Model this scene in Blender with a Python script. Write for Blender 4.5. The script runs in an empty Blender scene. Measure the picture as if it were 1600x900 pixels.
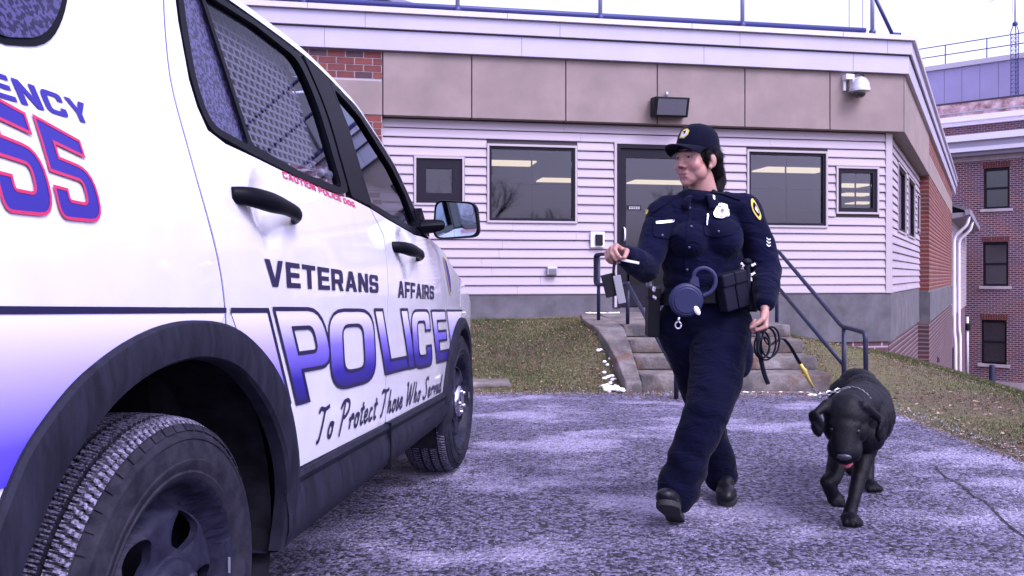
import bpy, bmesh, math, random
from mathutils import Vector, Matrix, Euler
from mathutils import noise as mnoise
random.seed(7)
scn = bpy.context.scene
C = scn.collection
PI = math.pi

# ------------------------------------------------------------------ camera
cam_d = bpy.data.cameras.new('camera')
cam = bpy.data.objects.new('camera', cam_d)
C.objects.link(cam)
cam.location = (0, 0, 1.02)
cam.rotation_euler = (PI/2, 0, 0)
cam_d.sensor_width = 36
cam_d.lens = 1350/1600*36
cam_d.shift_y = -20/1600
cam_d.clip_start = 0.05
cam_d.clip_end = 2000
scn.camera = cam

# ------------------------------------------------------------------ sky, sun, exposure
SUN_EL, SUN_AZ = math.radians(50), math.radians(140)     # azimuth: direction towards the sun, clockwise from +Y
world = bpy.data.worlds.new('World')
scn.world = world
world.use_nodes = True
wt = world.node_tree
wt.nodes.clear()
wo = wt.nodes.new('ShaderNodeOutputWorld')
bg = wt.nodes.new('ShaderNodeBackground')
sky = wt.nodes.new('ShaderNodeTexSky')
sky.sky_type = 'NISHITA'
sky.sun_disc = False
sky.sun_elevation = SUN_EL
sky.sun_rotation = SUN_AZ
sky.dust_density = 4.0
hs = wt.nodes.new('ShaderNodeHueSaturation')
hs.inputs['Saturation'].default_value = 0.25
mx = wt.nodes.new('ShaderNodeMixRGB')
mx.blend_type = 'MULTIPLY'
mx.inputs[0].default_value = 1
mx.inputs[2].default_value = (0.88, 0.84, 1.20, 1)       # cold violet overcast
bg.inputs['Strength'].default_value = 0.15
wt.links.new(sky.outputs[0], hs.inputs['Color'])
wt.links.new(hs.outputs[0], mx.inputs[1])
wt.links.new(mx.outputs[0], bg.inputs['Color'])
wt.links.new(bg.outputs[0], wo.inputs[0])
sd = bpy.data.lights.new('sun', 'SUN')
sd.energy = 0.6
sd.angle = math.radians(22)
sd.color = (1.0, 0.96, 0.95)
sun = bpy.data.objects.new('sun', sd)
C.objects.link(sun)
sdir = Vector((math.sin(SUN_AZ)*math.cos(SUN_EL), math.cos(SUN_AZ)*math.cos(SUN_EL), math.sin(SUN_EL)))
sun.rotation_euler = sdir.to_track_quat('Z', 'Y').to_euler()
scn.view_settings.view_transform = 'Standard'
scn.view_settings.look = 'None'
scn.view_settings.exposure = 1.45
scn.view_settings.gamma = 1
scn.cycles.max_bounces = 8
scn.cycles.transparent_max_bounces = 16

# ------------------------------------------------------------------ materials
def nd(nt, typ, **kw):
    n = nt.nodes.new(typ)
    for k, v in kw.items():
        if k in n.inputs: n.inputs[k].default_value = v
        else: setattr(n, k, v)
    return n

def mat(name, col, rough=0.6, metal=0.0, var=0.0, vscale=8.0, bump=0.0, bscale=40.0, bdist=0.01, coat=0.0,
        col2=None, spec=0.5, stretch=None, detail=4.0, rvar=0.0, con=0.17):
    """principled material with noise colour variation and noise bump in object space"""
    m = bpy.data.materials.new(name)
    m.use_nodes = True
    nt = m.node_tree
    b = nt.nodes['Principled BSDF']
    c = (col[0], col[1], col[2], 1)
    b.inputs['Base Color'].default_value = c
    b.inputs['Roughness'].default_value = rough
    b.inputs['Metallic'].default_value = metal
    b.inputs['Specular IOR Level'].default_value = spec
    b.inputs['Coat Weight'].default_value = coat
    b.inputs['Coat Roughness'].default_value = 0.04
    tc = nd(nt, 'ShaderNodeTexCoord')
    vec = tc.outputs['Object']
    if stretch:
        mp = nd(nt, 'ShaderNodeMapping')
        mp.inputs['Scale'].default_value = stretch
        nt.links.new(vec, mp.inputs[0]); vec = mp.outputs[0]
    if var or col2 or rvar:
        n = nd(nt, 'ShaderNodeTexNoise', Scale=vscale, Detail=detail, Roughness=0.6)
        nt.links.new(vec, n.inputs['Vector'])
        r = nd(nt, 'ShaderNodeMapRange')
        r.inputs['From Min'].default_value = 0.5-con; r.inputs['From Max'].default_value = 0.5+con
        nt.links.new(n.outputs['Fac'], r.inputs['Value'])
        if col2:
            a, e = c, (col2[0], col2[1], col2[2], 1)
        else:
            a = tuple(x*(1-var) for x in col) + (1,); e = tuple(min(1, x*(1+var)) for x in col) + (1,)
        mxx = nd(nt, 'ShaderNodeMixRGB'); mxx.inputs[1].default_value = a; mxx.inputs[2].default_value = e
        nt.links.new(r.outputs[0], mxx.inputs[0])
        if var or col2: nt.links.new(mxx.outputs[0], b.inputs['Base Color'])
        if rvar:
            rr = nd(nt, 'ShaderNodeMapRange')
            rr.inputs['To Min'].default_value = max(0.02, rough-rvar); rr.inputs['To Max'].default_value = min(1, rough+rvar)
            nt.links.new(n.outputs['Fac'], rr.inputs['Value']); nt.links.new(rr.outputs[0], b.inputs['Roughness'])
    if bump:
        n2 = nd(nt, 'ShaderNodeTexNoise', Scale=bscale, Detail=5.0, Roughness=0.65)
        nt.links.new(vec, n2.inputs['Vector'])
        bp = nd(nt, 'ShaderNodeBump', Strength=bump, Distance=bdist)
        nt.links.new(n2.outputs['Fac'], bp.inputs['Height'])
        nt.links.new(bp.outputs[0], b.inputs['Normal'])
    return m

def glass(name, tint=(0.5, 0.52, 0.56), refl=(0.9, 0.9, 1.0), base=0.06, rough=0.02, ior=1.5):
    m = bpy.data.materials.new(name)
    m.use_nodes = True
    nt = m.node_tree
    nt.nodes.remove(nt.nodes['Principled BSDF'])
    out = nt.nodes['Material Output']
    tr = nd(nt, 'ShaderNodeBsdfTransparent', Color=(*tint, 1))
    gl = nd(nt, 'ShaderNodeBsdfGlossy', Color=(*refl, 1), Roughness=rough)
    fr = nd(nt, 'ShaderNodeFresnel', IOR=ior)
    ad = nd(nt, 'ShaderNodeMath', operation='ADD')
    ad.inputs[1].default_value = base
    nt.links.new(fr.outputs[0], ad.inputs[0])
    mixs = nd(nt, 'ShaderNodeMixShader')
    nt.links.new(ad.outputs[0], mixs.inputs[0])
    nt.links.new(tr.outputs[0], mixs.inputs[1]); nt.links.new(gl.outputs[0], mixs.inputs[2])
    nt.links.new(mixs.outputs[0], out.inputs[0])
    return m

def emit(name, col, s):
    m = bpy.data.materials.new(name); m.use_nodes = True
    b = m.node_tree.nodes['Principled BSDF']
    b.inputs['Base Color'].default_value = (*col, 1)
    b.inputs['Emission Color'].default_value = (*col, 1)
    b.inputs['Emission Strength'].default_value = s
    return m

def brick_mat(name, c1, c2, mortar, bw=0.21, bh=0.075, joint=0.012, axis='XZ', bump=0.6, off=(0, 0, 0), stain=0.25):
    m = bpy.data.materials.new(name); m.use_nodes = True
    nt = m.node_tree; b = nt.nodes['Principled BSDF']
    b.inputs['Roughness'].default_value = 0.85
    tc = nd(nt, 'ShaderNodeTexCoord')
    sp = nd(nt, 'ShaderNodeSeparateXYZ'); nt.links.new(tc.outputs['Object'], sp.inputs[0])
    cb = nd(nt, 'ShaderNodeCombineXYZ')
    nt.links.new(sp.outputs[0 if axis[0] == 'X' else 1], cb.inputs[0]); nt.links.new(sp.outputs[2], cb.inputs[1])
    br = nd(nt, 'ShaderNodeTexBrick', Scale=1.0)
    br.inputs['Color1'].default_value = (*c1, 1); br.inputs['Color2'].default_value = (*c2, 1)
    br.inputs['Mortar'].default_value = (*mortar, 1)
    br.inputs['Mortar Size'].default_value = joint; br.inputs['Brick Width'].default_value = bw
    br.inputs['Row Height'].default_value = bh; br.inputs['Bias'].default_value = 0.0
    br.inputs['Mortar Smooth'].default_value = 0.1
    nt.links.new(cb.outputs[0], br.inputs['Vector'])
    ns = nd(nt, 'ShaderNodeTexNoise', Scale=0.9, Detail=6.0)
    nt.links.new(tc.outputs['Object'], ns.inputs['Vector'])
    mm = nd(nt, 'ShaderNodeMixRGB', blend_type='MULTIPLY'); mm.inputs[0].default_value = stain
    cr = nd(nt, 'ShaderNodeValToRGB'); cr.color_ramp.elements[0].color = (0.35, 0.3, 0.35, 1); cr.color_ramp.elements[0].position = 0.3
    cr.color_ramp.elements[1].color = (1.25, 1.2, 1.2, 1); cr.color_ramp.elements[1].position = 0.7
    nt.links.new(ns.outputs['Fac'], cr.inputs[0])
    nt.links.new(br.outputs['Color'], mm.inputs[1]); nt.links.new(cr.outputs[0], mm.inputs[2])
    nt.links.new(mm.outputs[0], b.inputs['Base Color'])
    bp = nd(nt, 'ShaderNodeBump', Strength=bump, Distance=0.01); bp.invert = True
    nt.links.new(br.outputs['Fac'], bp.inputs['Height']); nt.links.new(bp.outputs[0], b.inputs['Normal'])
    return m

# ------------------------------------------------------------------ object helpers
def tag(o, label=None, cat=None, group=None, kind=None):
    if label: o['label'] = label
    if cat: o['category'] = cat
    if group: o['group'] = group
    if kind: o['kind'] = kind
    return o

def empty(name, loc=(0, 0, 0), rz=0.0):
    o = bpy.data.objects.new(name, None)
    o.empty_display_size = 0.2
    C.objects.link(o)
    o.location = loc; o.rotation_euler = (0, 0, rz)
    return o

def thing(name, label, cat, loc=(0, 0, 0), rz=0.0, group=None):
    return tag(empty(name, loc, rz), label, cat, group)

def link(name, me, m=None, parent=None):
    o = bpy.data.objects.new(name, me)
    C.objects.link(o)
    if m: me.materials.append(m)
    if parent: o.parent = parent
    return o

def shade(me, flag=True):
    me.polygons.foreach_set('use_smooth', [flag]*len(me.polygons))
    me.update()

class MB:
    """collects shapes for ONE mesh"""
    def __init__(s): s.v = []; s.f = []
    def add(s, vs, fs):
        n = len(s.v); s.v += [tuple(p) for p in vs]; s.f += [tuple(i+n for i in f) for f in fs]; return s
    def box(s, c, d, rz=0.0, M=None, taper=None):
        x, y, z = d[0]/2, d[1]/2, d[2]/2
        t = taper or (1, 1)
        P = [(-x, -y, -z), (x, -y, -z), (x, y, -z), (-x, y, -z), (-x*t[0], -y*t[1], z), (x*t[0], -y*t[1], z), (x*t[0], y*t[1], z), (-x*t[0], y*t[1], z)]
        R = Matrix.Translation(c) @ (M or Matrix.Rotation(rz, 4, 'Z'))
        return s.add([R @ Vector(p) for p in P], [(0, 3, 2, 1), (4, 5, 6, 7), (0, 1, 5, 4), (1, 2, 6, 5), (2, 3, 7, 6), (3, 0, 4, 7)])
    def bx(s, x0, x1, y0, y1, z0, z1):
        return s.box(((x0+x1)/2, (y0+y1)/2, (z0+z1)/2), (abs(x1-x0), abs(y1-y0), abs(z1-z0)))
    def prism(s, pts, axis, a, b):
        """2-D outline pushed along an axis: axis 'z' pts are x,y; 'y' pts are x,z; 'x' pts are y,z"""
        n = len(pts)
        def p3(p, t): return {'z': (p[0], p[1], t), 'y': (p[0], t, p[1]), 'x': (t, p[0], p[1])}[axis]
        vs = [p3(p, a) for p in pts] + [p3(p, b) for p in pts]
        fs = [tuple(range(n-1, -1, -1)), tuple(range(n, 2*n))] + [(i, (i+1) % n, n+(i+1) % n, n+i) for i in range(n)]
        return s.add(vs, fs)
    def tube(s, pts, r, n=8, cap=True, flat=1.0):
        pts = [Vector(p) for p in pts]
        rs = r if isinstance(r, (list, tuple)) else [r]*len(pts)
        vs = []; prev = None
        for i, p in enumerate(pts):
            d = (pts[min(i+1, len(pts)-1)] - pts[max(i-1, 0)])
            d = d.normalized() if d.length > 1e-9 else Vector((0, 0, 1))
            if prev is None:
                up = Vector((0, 0, 1)) if abs(d.z) < 0.9 else Vector((1, 0, 0))
                a = d.cross(up).normalized()
            else:
                a = (prev - d*prev.dot(d)).normalized()
            prev = a; b = d.cross(a)
            for k in range(n):
                t = 2*PI*k/n
                vs.append(p + a*math.cos(t)*rs[i] + b*math.sin(t)*rs[i]*flat)
        fs = []
        for i in range(len(pts)-1):
            for k in range(n):
                fs.append((i*n+k, i*n+(k+1) % n, (i+1)*n+(k+1) % n, (i+1)*n+k))
        if cap:
            fs.append(tuple(range(n-1, -1, -1))); fs.append(tuple(range((len(pts)-1)*n, len(pts)*n)))
        return s.add(vs, fs)
    def lathe(s, prof, n=32, M=None, closed=False):
        """prof: (radius, height) turned about local z"""
        M = M or Matrix.Identity(4); k = len(prof)
        vs = [M @ Vector((r*math.cos(2*PI*i/n), r*math.sin(2*PI*i/n), h)) for i in range(n) for r, h in prof]
        fs = []
        for i in range(n):
            j = (i+1) % n
            for q in range(k-1 if not closed else k):
                q2 = (q+1) % k
                fs.append((i*k+q, j*k+q, j*k+q2, i*k+q2))
        return s.add(vs, fs)
    def ball(s, c, r, n=12, M=None):
        rr = r if isinstance(r, (list, tuple)) else (r, r, r)
        R = Matrix.Translation(c) @ (M or Matrix.Identity(4)) @ Matrix.Diagonal((*rr, 1))
        prof = [(math.sin(PI*i/n), -math.cos(PI*i/n)) for i in range(n+1)]
        prof[0] = (1e-4, -1); prof[-1] = (1e-4, 1)
        return s.lathe(prof, n*2, R)
    def capsule(s, a, b, ra, rb, n=12):
        """solid with two round ends, closed on its own (for voxel union)"""
        a, b = Vector(a), Vector(b); d = b-a; L = max(d.length, 1e-5)
        M = Matrix.Translation(a) @ d.to_track_quat('Z', 'Y').to_matrix().to_4x4()
        h = max(4, n//2)
        prof = [(max(1e-4, ra*math.sin(PI/2*i/h)), -ra*math.cos(PI/2*i/h)) for i in range(h+1)]
        prof += [(max(1e-4, rb*math.cos(PI/2*i/h)), L+rb*math.sin(PI/2*i/h)) for i in range(h+1)]
        return s.lathe(prof, n*2, M)
    def chain(s, pts, rs, n=12):
        for i in range(len(pts)-1): s.capsule(pts[i], pts[i+1], rs[i], rs[i+1], n)
        return s
    def mesh(s, name):
        me = bpy.data.meshes.new(name); me.from_pydata(s.v, [], s.f); me.update(); return me
    def build(s, name, m=None, parent=None, smooth=False, bevel=0.0, seg=2, auto=None):
        me = s.mesh(name)
        if bevel:
            bm = bmesh.new(); bm.from_mesh(me)
            bmesh.ops.recalc_face_normals(bm, faces=bm.faces)
            es = [e for e in bm.edges if len(e.link_faces) == 2 and e.calc_face_angle(0) > 0.5]
            bmesh.ops.bevel(bm, geom=es, offset=bevel, segments=seg, profile=0.5, affect='EDGES', clamp_overlap=True)
            bm.to_mesh(me); bm.free()
        o = link(name, me, m, parent)
        if smooth:
            shade(me)
            if auto is not None: me.set_sharp_from_angle(angle=auto)
        return o

def voxel(mb, name, size, smooth_it=6, m=None, parent=None, smooth_f=0.5, disp=None):
    """closed shapes -> ONE continuous skin"""
    tmp = bpy.data.objects.new('voxel_source', mb.mesh('voxel_source'))
    C.objects.link(tmp)
    md = tmp.modifiers.new('r', 'REMESH'); md.mode = 'VOXEL'; md.voxel_size = size; md.adaptivity = 0
    if smooth_it:
        sm_ = tmp.modifiers.new('s', 'SMOOTH'); sm_.iterations = smooth_it; sm_.factor = smooth_f
    dg = bpy.context.evaluated_depsgraph_get()
    dg.update()
    me = bpy.data.meshes.new_from_object(tmp.evaluated_get(dg))
    me.name = name
    old = tmp.data
    bpy.data.objects.remove(tmp); bpy.data.meshes.remove(old)
    if disp:
        me.update()
        nr = [v.normal.copy() for v in me.vertices]
        for v, n in zip(me.vertices, nr): v.co = v.co + n*disp(v.co)
    me.materials.clear()
    o = link(name, me, m, parent); shade(me)
    return o

def sm(a, b, x):
    t = min(1.0, max(0.0, (x-a)/(b-a))); return t*t*(3-2*t)

def cr(pts, n=6, closed=False):
    """Catmull-Rom through points of any dimension"""
    P = [tuple(p) for p in pts]; out = []; N = len(P)
    rng = N if closed else N-1
    for i in range(rng):
        p0 = P[(i-1) % N] if closed or i > 0 else P[0]
        p1, p2 = P[i], P[(i+1) % N]
        p3 = P[(i+2) % N] if closed or i+2 < N else P[-1]
        for k in range(n):
            t = k/n
            out.append(tuple(0.5*((2*b)+(-a+c)*t+(2*a-5*b+4*c-d)*t*t+(-a+3*b-3*c+d)*t**3) for a, b, c, d in zip(p0, p1, p2, p3)))
    if not closed: out.append(P[-1])
    return out

def rnd(pts, n=4):
    """2-D outline whose points may carry a corner radius: (x, y[, r])"""
    out = []; N = len(pts)
    for i, p in enumerate(pts):
        if len(p) < 3 or p[2] == 0: out.append((p[0], p[1])); continue
        q = Vector((p[0], p[1])); a = Vector(pts[i-1][:2])-q; b = Vector(pts[(i+1) % N][:2])-q
        r = min(p[2], a.length*0.49, b.length*0.49)
        A, B = q+a.normalized()*r, q+b.normalized()*r
        for k in range(n+1):
            t = k/n
            v = A*(1-t)**2+q*2*t*(1-t)+B*t*t
            out.append((v.x, v.y))
    return out

def cam_ground(px, py, z=0.0):
    """where the photograph's pixel meets the level z (survey of the picture, metres)"""
    y = 1350*(1.02-z)/(py-430); return ((px-800)/1350*y, y, z)
def at(px, py, y):
    return ((px-800)/1350*y, y, 1.02+(430-py)/1350*y)
# ================================================================== SETTING
def nz(x, y, s, seed=0.0): return mnoise.noise(Vector((x*s+seed, y*s-seed, seed*1.7)))

def zt(x, y):
    """height of the ground"""
    if x < 1.9:
        z = -0.03 + 0.045*sm(7.40, 7.62, y+0.10*nz(x, y, 1.3)) + 0.44*sm(7.5, 10.7, y)
        zc = 0.50*sm(7.45, 9.0, y)-0.02
        k_ = sm(0.1, 0.93, x)*sm(7.45, 7.7, y)
        z = z+(max(z, zc)-z)*k_
        z = -0.03+(z+0.03)*(1.0-sm(1.02, 1.3, x)*0.8)
    else:
        z = -0.03 + 0.04*sm(2.72, 2.98, x+0.08*nz(x, y, 1.5)) + 0.30*sm(7.3, 9.4, y)*(1-sm(3.0, 4.9, x))*sm(2.4, 2.9, x)
        d = max(0.0, x-(4.0+0.15*(y-7)))
        z -= min(4.6, 0.36*d*d/(d+0.7))
    z += 0.012*nz(x, y, 2.2, 3.0)
    return z

def build_ground():
    def axis(lo, hi, fine0, fine1, st):
        out = []; t = fine0
        while t <= fine1: out.append(t); t += st
        s = st; t = out[-1]
        while t < hi: s *= 1.35; t += s; out.append(t)
        s = st; t = out[0]
        while t > lo: s *= 1.35; t -= s; out.insert(0, t)
        return out
    xs = axis(-400, 400, -5, 9, 0.12); ys = axis(-300, 600, 3.5, 14, 0.12)
    m = MB(); n = len(xs)
    m.v = [(x, y, zt(x, y)) for y in ys for x in xs]
    m.f = [(j*n+i, j*n+i+1, (j+1)*n+i+1, (j+1)*n+i) for j in range(len(ys)-1) for i in range(n-1)]
    return m

def lawn_material():
    m = bpy.data.materials.new('lawn_soil'); m.use_nodes = True
    nt = m.node_tree; b = nt.nodes['Principled BSDF']; b.inputs['Roughness'].default_value = 0.95
    tc = nd(nt, 'ShaderNodeTexCoord')
    n1 = nd(nt, 'ShaderNodeTexNoise', Scale=0.8, Detail=4.0); n2 = nd(nt, 'ShaderNodeTexNoise', Scale=38.0, Detail=6.0, Roughness=0.75)
    nt.links.new(tc.outputs['Object'], n1.inputs['Vector']); nt.links.new(tc.outputs['Object'], n2.inputs['Vector'])
    r1 = nd(nt, 'ShaderNodeValToRGB'); e = r1.color_ramp.elements
    e[0].position = 0.38; e[0].color = (0.085, 0.060, 0.046, 1); e[1].position = 0.62; e[1].color = (0.085, 0.090, 0.038, 1)
    r2 = nd(nt, 'ShaderNodeValToRGB'); f = r2.color_ramp.elements
    f[0].position = 0.34; f[0].color = (0.35, 0.32, 0.34, 1); f[1].position = 0.68; f[1].color = (2.4, 2.2, 2.1, 1)
    nt.links.new(n1.outputs['Fac'], r1.inputs[0]); nt.links.new(n2.outputs['Fac'], r2.inputs[0])
    mm = nd(nt, 'ShaderNodeMixRGB', blend_type='MULTIPLY'); mm.inputs[0].default_value = 1
    nt.links.new(r1.outputs[0], mm.inputs[1]); nt.links.new(r2.outputs[0], mm.inputs[2]); nt.links.new(mm.outputs[0], b.inputs['Base Color'])
    bp = nd(nt, 'ShaderNodeBump', Strength=1.0, Distance=0.03); nt.links.new(n2.outputs['Fac'], bp.inputs['Height']); nt.links.new(bp.outputs[0], b.inputs['Normal'])
    return m
M_LAWN = lawn_material()
g = build_ground().build('ground', M_LAWN, smooth=True); tag(g, kind='structure')

def asphalt_material():
    m = bpy.data.materials.new('frosted_asphalt'); m.use_nodes = True
    nt = m.node_tree; b = nt.nodes['Principled BSDF']
    tc = nd(nt, 'ShaderNodeTexCoord'); o = tc.outputs['Object']
    mp = nd(nt, 'ShaderNodeMapping'); mp.inputs['Scale'].default_value = (0.9, 1.3, 1.0); nt.links.new(o, mp.inputs[0])
    big = nd(nt, 'ShaderNodeTexNoise', Scale=1.15, Detail=7.0, Roughness=0.62, Distortion=0.0); nt.links.new(mp.outputs[0], big.inputs['Vector'])
    ag = nd(nt, 'ShaderNodeTexVoronoi', Scale=70.0); nt.links.new(o, ag.inputs['Vector'])
    ag2 = nd(nt, 'ShaderNodeTexNoise', Scale=62.0, Detail=6.0, Roughness=0.8); nt.links.new(o, ag2.inputs['Vector'])
    sp = nd(nt, 'ShaderNodeSeparateXYZ'); nt.links.new(ag.outputs['Color'], sp.inputs[0])
    # frost and salt caught between the stones: more where the large noise is high
    fr = nd(nt, 'ShaderNodeMapRange'); fr.inputs['From Min'].default_value = 0.36; fr.inputs['From Max'].default_value = 0.64
    fr.inputs['To Min'].default_value = -0.30; fr.inputs['To Max'].default_value = 0.20
    nt.links.new(big.outputs['Fac'], fr.inputs['Value'])
    a1 = nd(nt, 'ShaderNodeMath', operation='ADD'); nt.links.new(fr.outputs[0], a1.inputs[0]); nt.links.new(ag2.outputs['Fac'], a1.inputs[1])
    th = nd(nt, 'ShaderNodeMapRange'); th.inputs['From Min'].default_value = 0.48; th.inputs['From Max'].default_value = 0.60
    nt.links.new(a1.outputs[0], th.inputs['Value'])
    stone = nd(nt, 'ShaderNodeValToRGB'); e = stone.color_ramp.elements
    e[0].color = (0.010, 0.009, 0.022, 1); e[1].color = (0.30, 0.27, 0.46, 1); e[0].position = 0.2; e[1].position = 1.0
    nt.links.new(sp.outputs[0], stone.inputs[0])
    mixc = nd(nt, 'ShaderNodeMixRGB'); mixc.inputs[2].default_value = (0.56, 0.51, 0.76, 1)
    fm = nd(nt, 'ShaderNodeMath', operation='MULTIPLY'); fm.inputs[1].default_value = 0.82; sv = nd(nt, 'ShaderNodeMapRange'); sv.inputs['To Min'].default_value = 0.35; sv.inputs['To Max'].default_value = 1.15; nt.links.new(sp.outputs[1], sv.inputs['Value']); f2 = nd(nt, 'ShaderNodeMath', operation='MULTIPLY'); nt.links.new(th.outputs[0], f2.inputs[0]); nt.links.new(sv.outputs[0], f2.inputs[1]); nt.links.new(f2.outputs[0], fm.inputs[0]); nt.links.new(fm.outputs[0], mixc.inputs[0]); nt.links.new(stone.outputs[0], mixc.inputs[1])
    nt.links.new(mixc.outputs[0], b.inputs['Base Color'])
    b.inputs['Roughness'].default_value = 0.62
    sub = nd(nt, 'ShaderNodeMath', operation='SUBTRACT'); nt.links.new(ag2.outputs['Fac'], sub.inputs[0]); nt.links.new(ag.outputs['Distance'], sub.inputs[1])
    bp = nd(nt, 'ShaderNodeBump', Strength=1.0, Distance=0.03); nt.links.new(sub.outputs[0], bp.inputs['Height']); nt.links.new(bp.outputs[0], b.inputs['Normal'])
    return m
M_ASPH = asphalt_material()
def edge_r(y): return 2.80+0.05*nz(0, y, 1.1, 5)+0.025*nz(0, y, 5.0, 2)
def edge_f(x): return 7.50+0.07*nz(x, 0, 1.0, 8)+0.03*nz(x, 0, 4.0, 1) - 0.1*sm(0.0, -1.0, x)
m = MB()
out = [(-60, -60), (2.9, -60)]
y = -4.0
while y < 7.45: out.append((edge_r(y), y)); y += 0.12
x = 2.74
while x > -6: out.append((x, edge_f(x) + (0.05 if 1.1 < x < 2.85 else 0))); x -= 0.12
out += [(-60, 7.3)]
n0 = len(out)
m.prism([(p[0], p[1]) for p in out], 'z', -0.05, 0.0)
o = m.build('driveway', M_ASPH); tag(o, kind='structure')
# the crack running across the right of the drive
pts = [cam_ground(*p) for p in [(1462, 730), (1476, 745), (1500, 757), (1522, 776), (1541, 786), (1560, 806), (1590, 832), (1640, 862)]]
m = MB(); cp = cr([(p[0], p[1]) for p in pts], 8)
for i in range(len(cp)-1):
    a, b = Vector(cp[i]), Vector(cp[i+1]); w = 0.004+0.006*abs(mnoise.noise(Vector((i*0.7, 0, 3)))); pn = Vector((-(b-a).y, (b-a).x)).normalized()
    j = 0.008*mnoise.noise(Vector((i*1.3, 2, 0)))
    m.add([(a.x+pn.x*(w+j), a.y+pn.y*(w+j), 0.004), (a.x-pn.x*(w-j), a.y-pn.y*(w-j), 0.004), (b.x-pn.x*(w-j), b.y-pn.y*(w-j), 0.004), (b.x+pn.x*(w+j), b.y+pn.y*(w+j), 0.004)], [(0, 1, 2, 3)])
tag(m.build('driveway_crack', mat('crack_tar', (0.012, 0.012, 0.016), 0.9)), kind='structure')

# ------------------------------------------------------------------ materials of the buildings
M_SIDE = mat('pale_siding', (0.345, 0.290, 0.345), 0.55, var=0.09, vscale=1.3, detail=7, bump=0.08, bscale=60, stretch=(0.3, 1, 4))
M_TRIM = mat('pale_trim', (0.36, 0.31, 0.34), 0.5)
M_TAN = mat('tan_panel', (0.215, 0.165, 0.160), 0.8, var=0.12, vscale=2.2, bump=0.25, bscale=120, bdist=0.004)
M_FASC = mat('painted_fascia', (0.38, 0.35, 0.47), 0.4, var=0.05, vscale=1.2)
M_COPE = mat('coping_metal', (0.45, 0.42, 0.52), 0.35, metal=0.2)
M_CONC = mat('weathered_concrete', (0.088, 0.082, 0.098), 0.9, var=0.3, vscale=3.0, bump=0.4, bscale=60, bdist=0.008)
M_STEP = mat('step_concrete', (0.125, 0.108, 0.104), 0.9, var=0.35, vscale=6.0, bump=0.7, bscale=45, bdist=0.012)
def stain_steps(m):
    nt = m.node_tree; b = nt.nodes['Principled BSDF']; src = b.inputs['Base Color'].links[0].from_socket
    tc = nd(nt, 'ShaderNodeTexCoord'); n = nd(nt, 'ShaderNodeTexNoise', Scale=1.7, Detail=7.0, Roughness=0.7); nt.links.new(tc.outputs['Object'], n.inputs['Vector'])
    n2 = nd(nt, 'ShaderNodeTexNoise', Scale=3.3, Detail=8.0, Roughness=0.75); mp = nd(nt, 'ShaderNodeMapping'); mp.inputs['Location'].default_value = (3, 1, 7); nt.links.new(tc.outputs['Object'], mp.inputs[0]); nt.links.new(mp.outputs[0], n2.inputs['Vector'])
    prev = src
    for nn, a, e, col, k in ((n, .52, .62, (0.12, 0.055, 0.035, 1), .85), (n2, .50, .64, (0.045, 0.04, 0.05, 1), .75), (n2, .46, .34, (0.26, 0.24, 0.25, 1), .6)):
        r = nd(nt, 'ShaderNodeMapRange'); r.inputs['From Min'].default_value = a; r.inputs['From Max'].default_value = e; r.inputs['To Max'].default_value = k; nt.links.new(nn.outputs['Fac'], r.inputs['Value'])
        x = nd(nt, 'ShaderNodeMixRGB'); x.inputs[2].default_value = col; nt.links.new(r.outputs[0], x.inputs[0]); nt.links.new(prev, x.inputs[1]); prev = x.outputs[0]
    nt.links.new(prev, b.inputs['Base Color'])
stain_steps(M_STEP)
M_RUST = mat('rust_stain', (0.11, 0.045, 0.035), 0.9, col2=(0.15, 0.11, 0.115), vscale=14)
M_DARK = mat('window_frame_paint', (0.010, 0.008, 0.016), 0.45, spec=0.15)
M_SOFF = mat('soffit', (0.20, 0.16, 0.18), 0.8)
M_BACK = mat('dark_backing', (0.055, 0.045, 0.055), 0.9)  # coloured dark so the slots between siding boards read as lap shadow
M_BRICK1 = mat('brick_face', (0.115, 0.027, 0.028), 0.85, var=0.25, vscale=7, bump=0.4, bscale=90, bdist=0.004)
M_BRICK2 = mat('brick_face_dark', (0.055, 0.026, 0.038), 0.85, var=0.25, vscale=7, bump=0.4, bscale=90, bdist=0.004)
M_BRICK3 = mat('brick_face_red', (0.15, 0.034, 0.03), 0.85, var=0.2, vscale=7, bump=0.4, bscale=90, bdist=0.004)
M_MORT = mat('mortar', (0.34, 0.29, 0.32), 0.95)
M_GLASS = glass('window_glass', (0.55, 0.53, 0.58), base=0.005)
M_STEEL = mat('painted_rail_steel', (0.016, 0.018, 0.045), 0.42, spec=0.3, var=0.25, vscale=30, bump=0.1, bscale=150)
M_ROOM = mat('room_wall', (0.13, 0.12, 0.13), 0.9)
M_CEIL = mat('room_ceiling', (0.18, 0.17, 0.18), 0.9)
M_LAMP = emit('lit_panel', (1.0, 0.92, 0.58), 1.0)
M_MUNT = mat('muntin_grey', (0.12, 0.11, 0.13), 0.5)
M_WHITE = mat('white_plastic', (0.75, 0.73, 0.76), 0.4)
M_BLACK = mat('black_plastic', (0.008, 0.008, 0.012), 0.45, spec=0.2)
M_GALV = mat('galvanised', (0.38, 0.38, 0.45), 0.4, metal=0.6)

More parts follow.
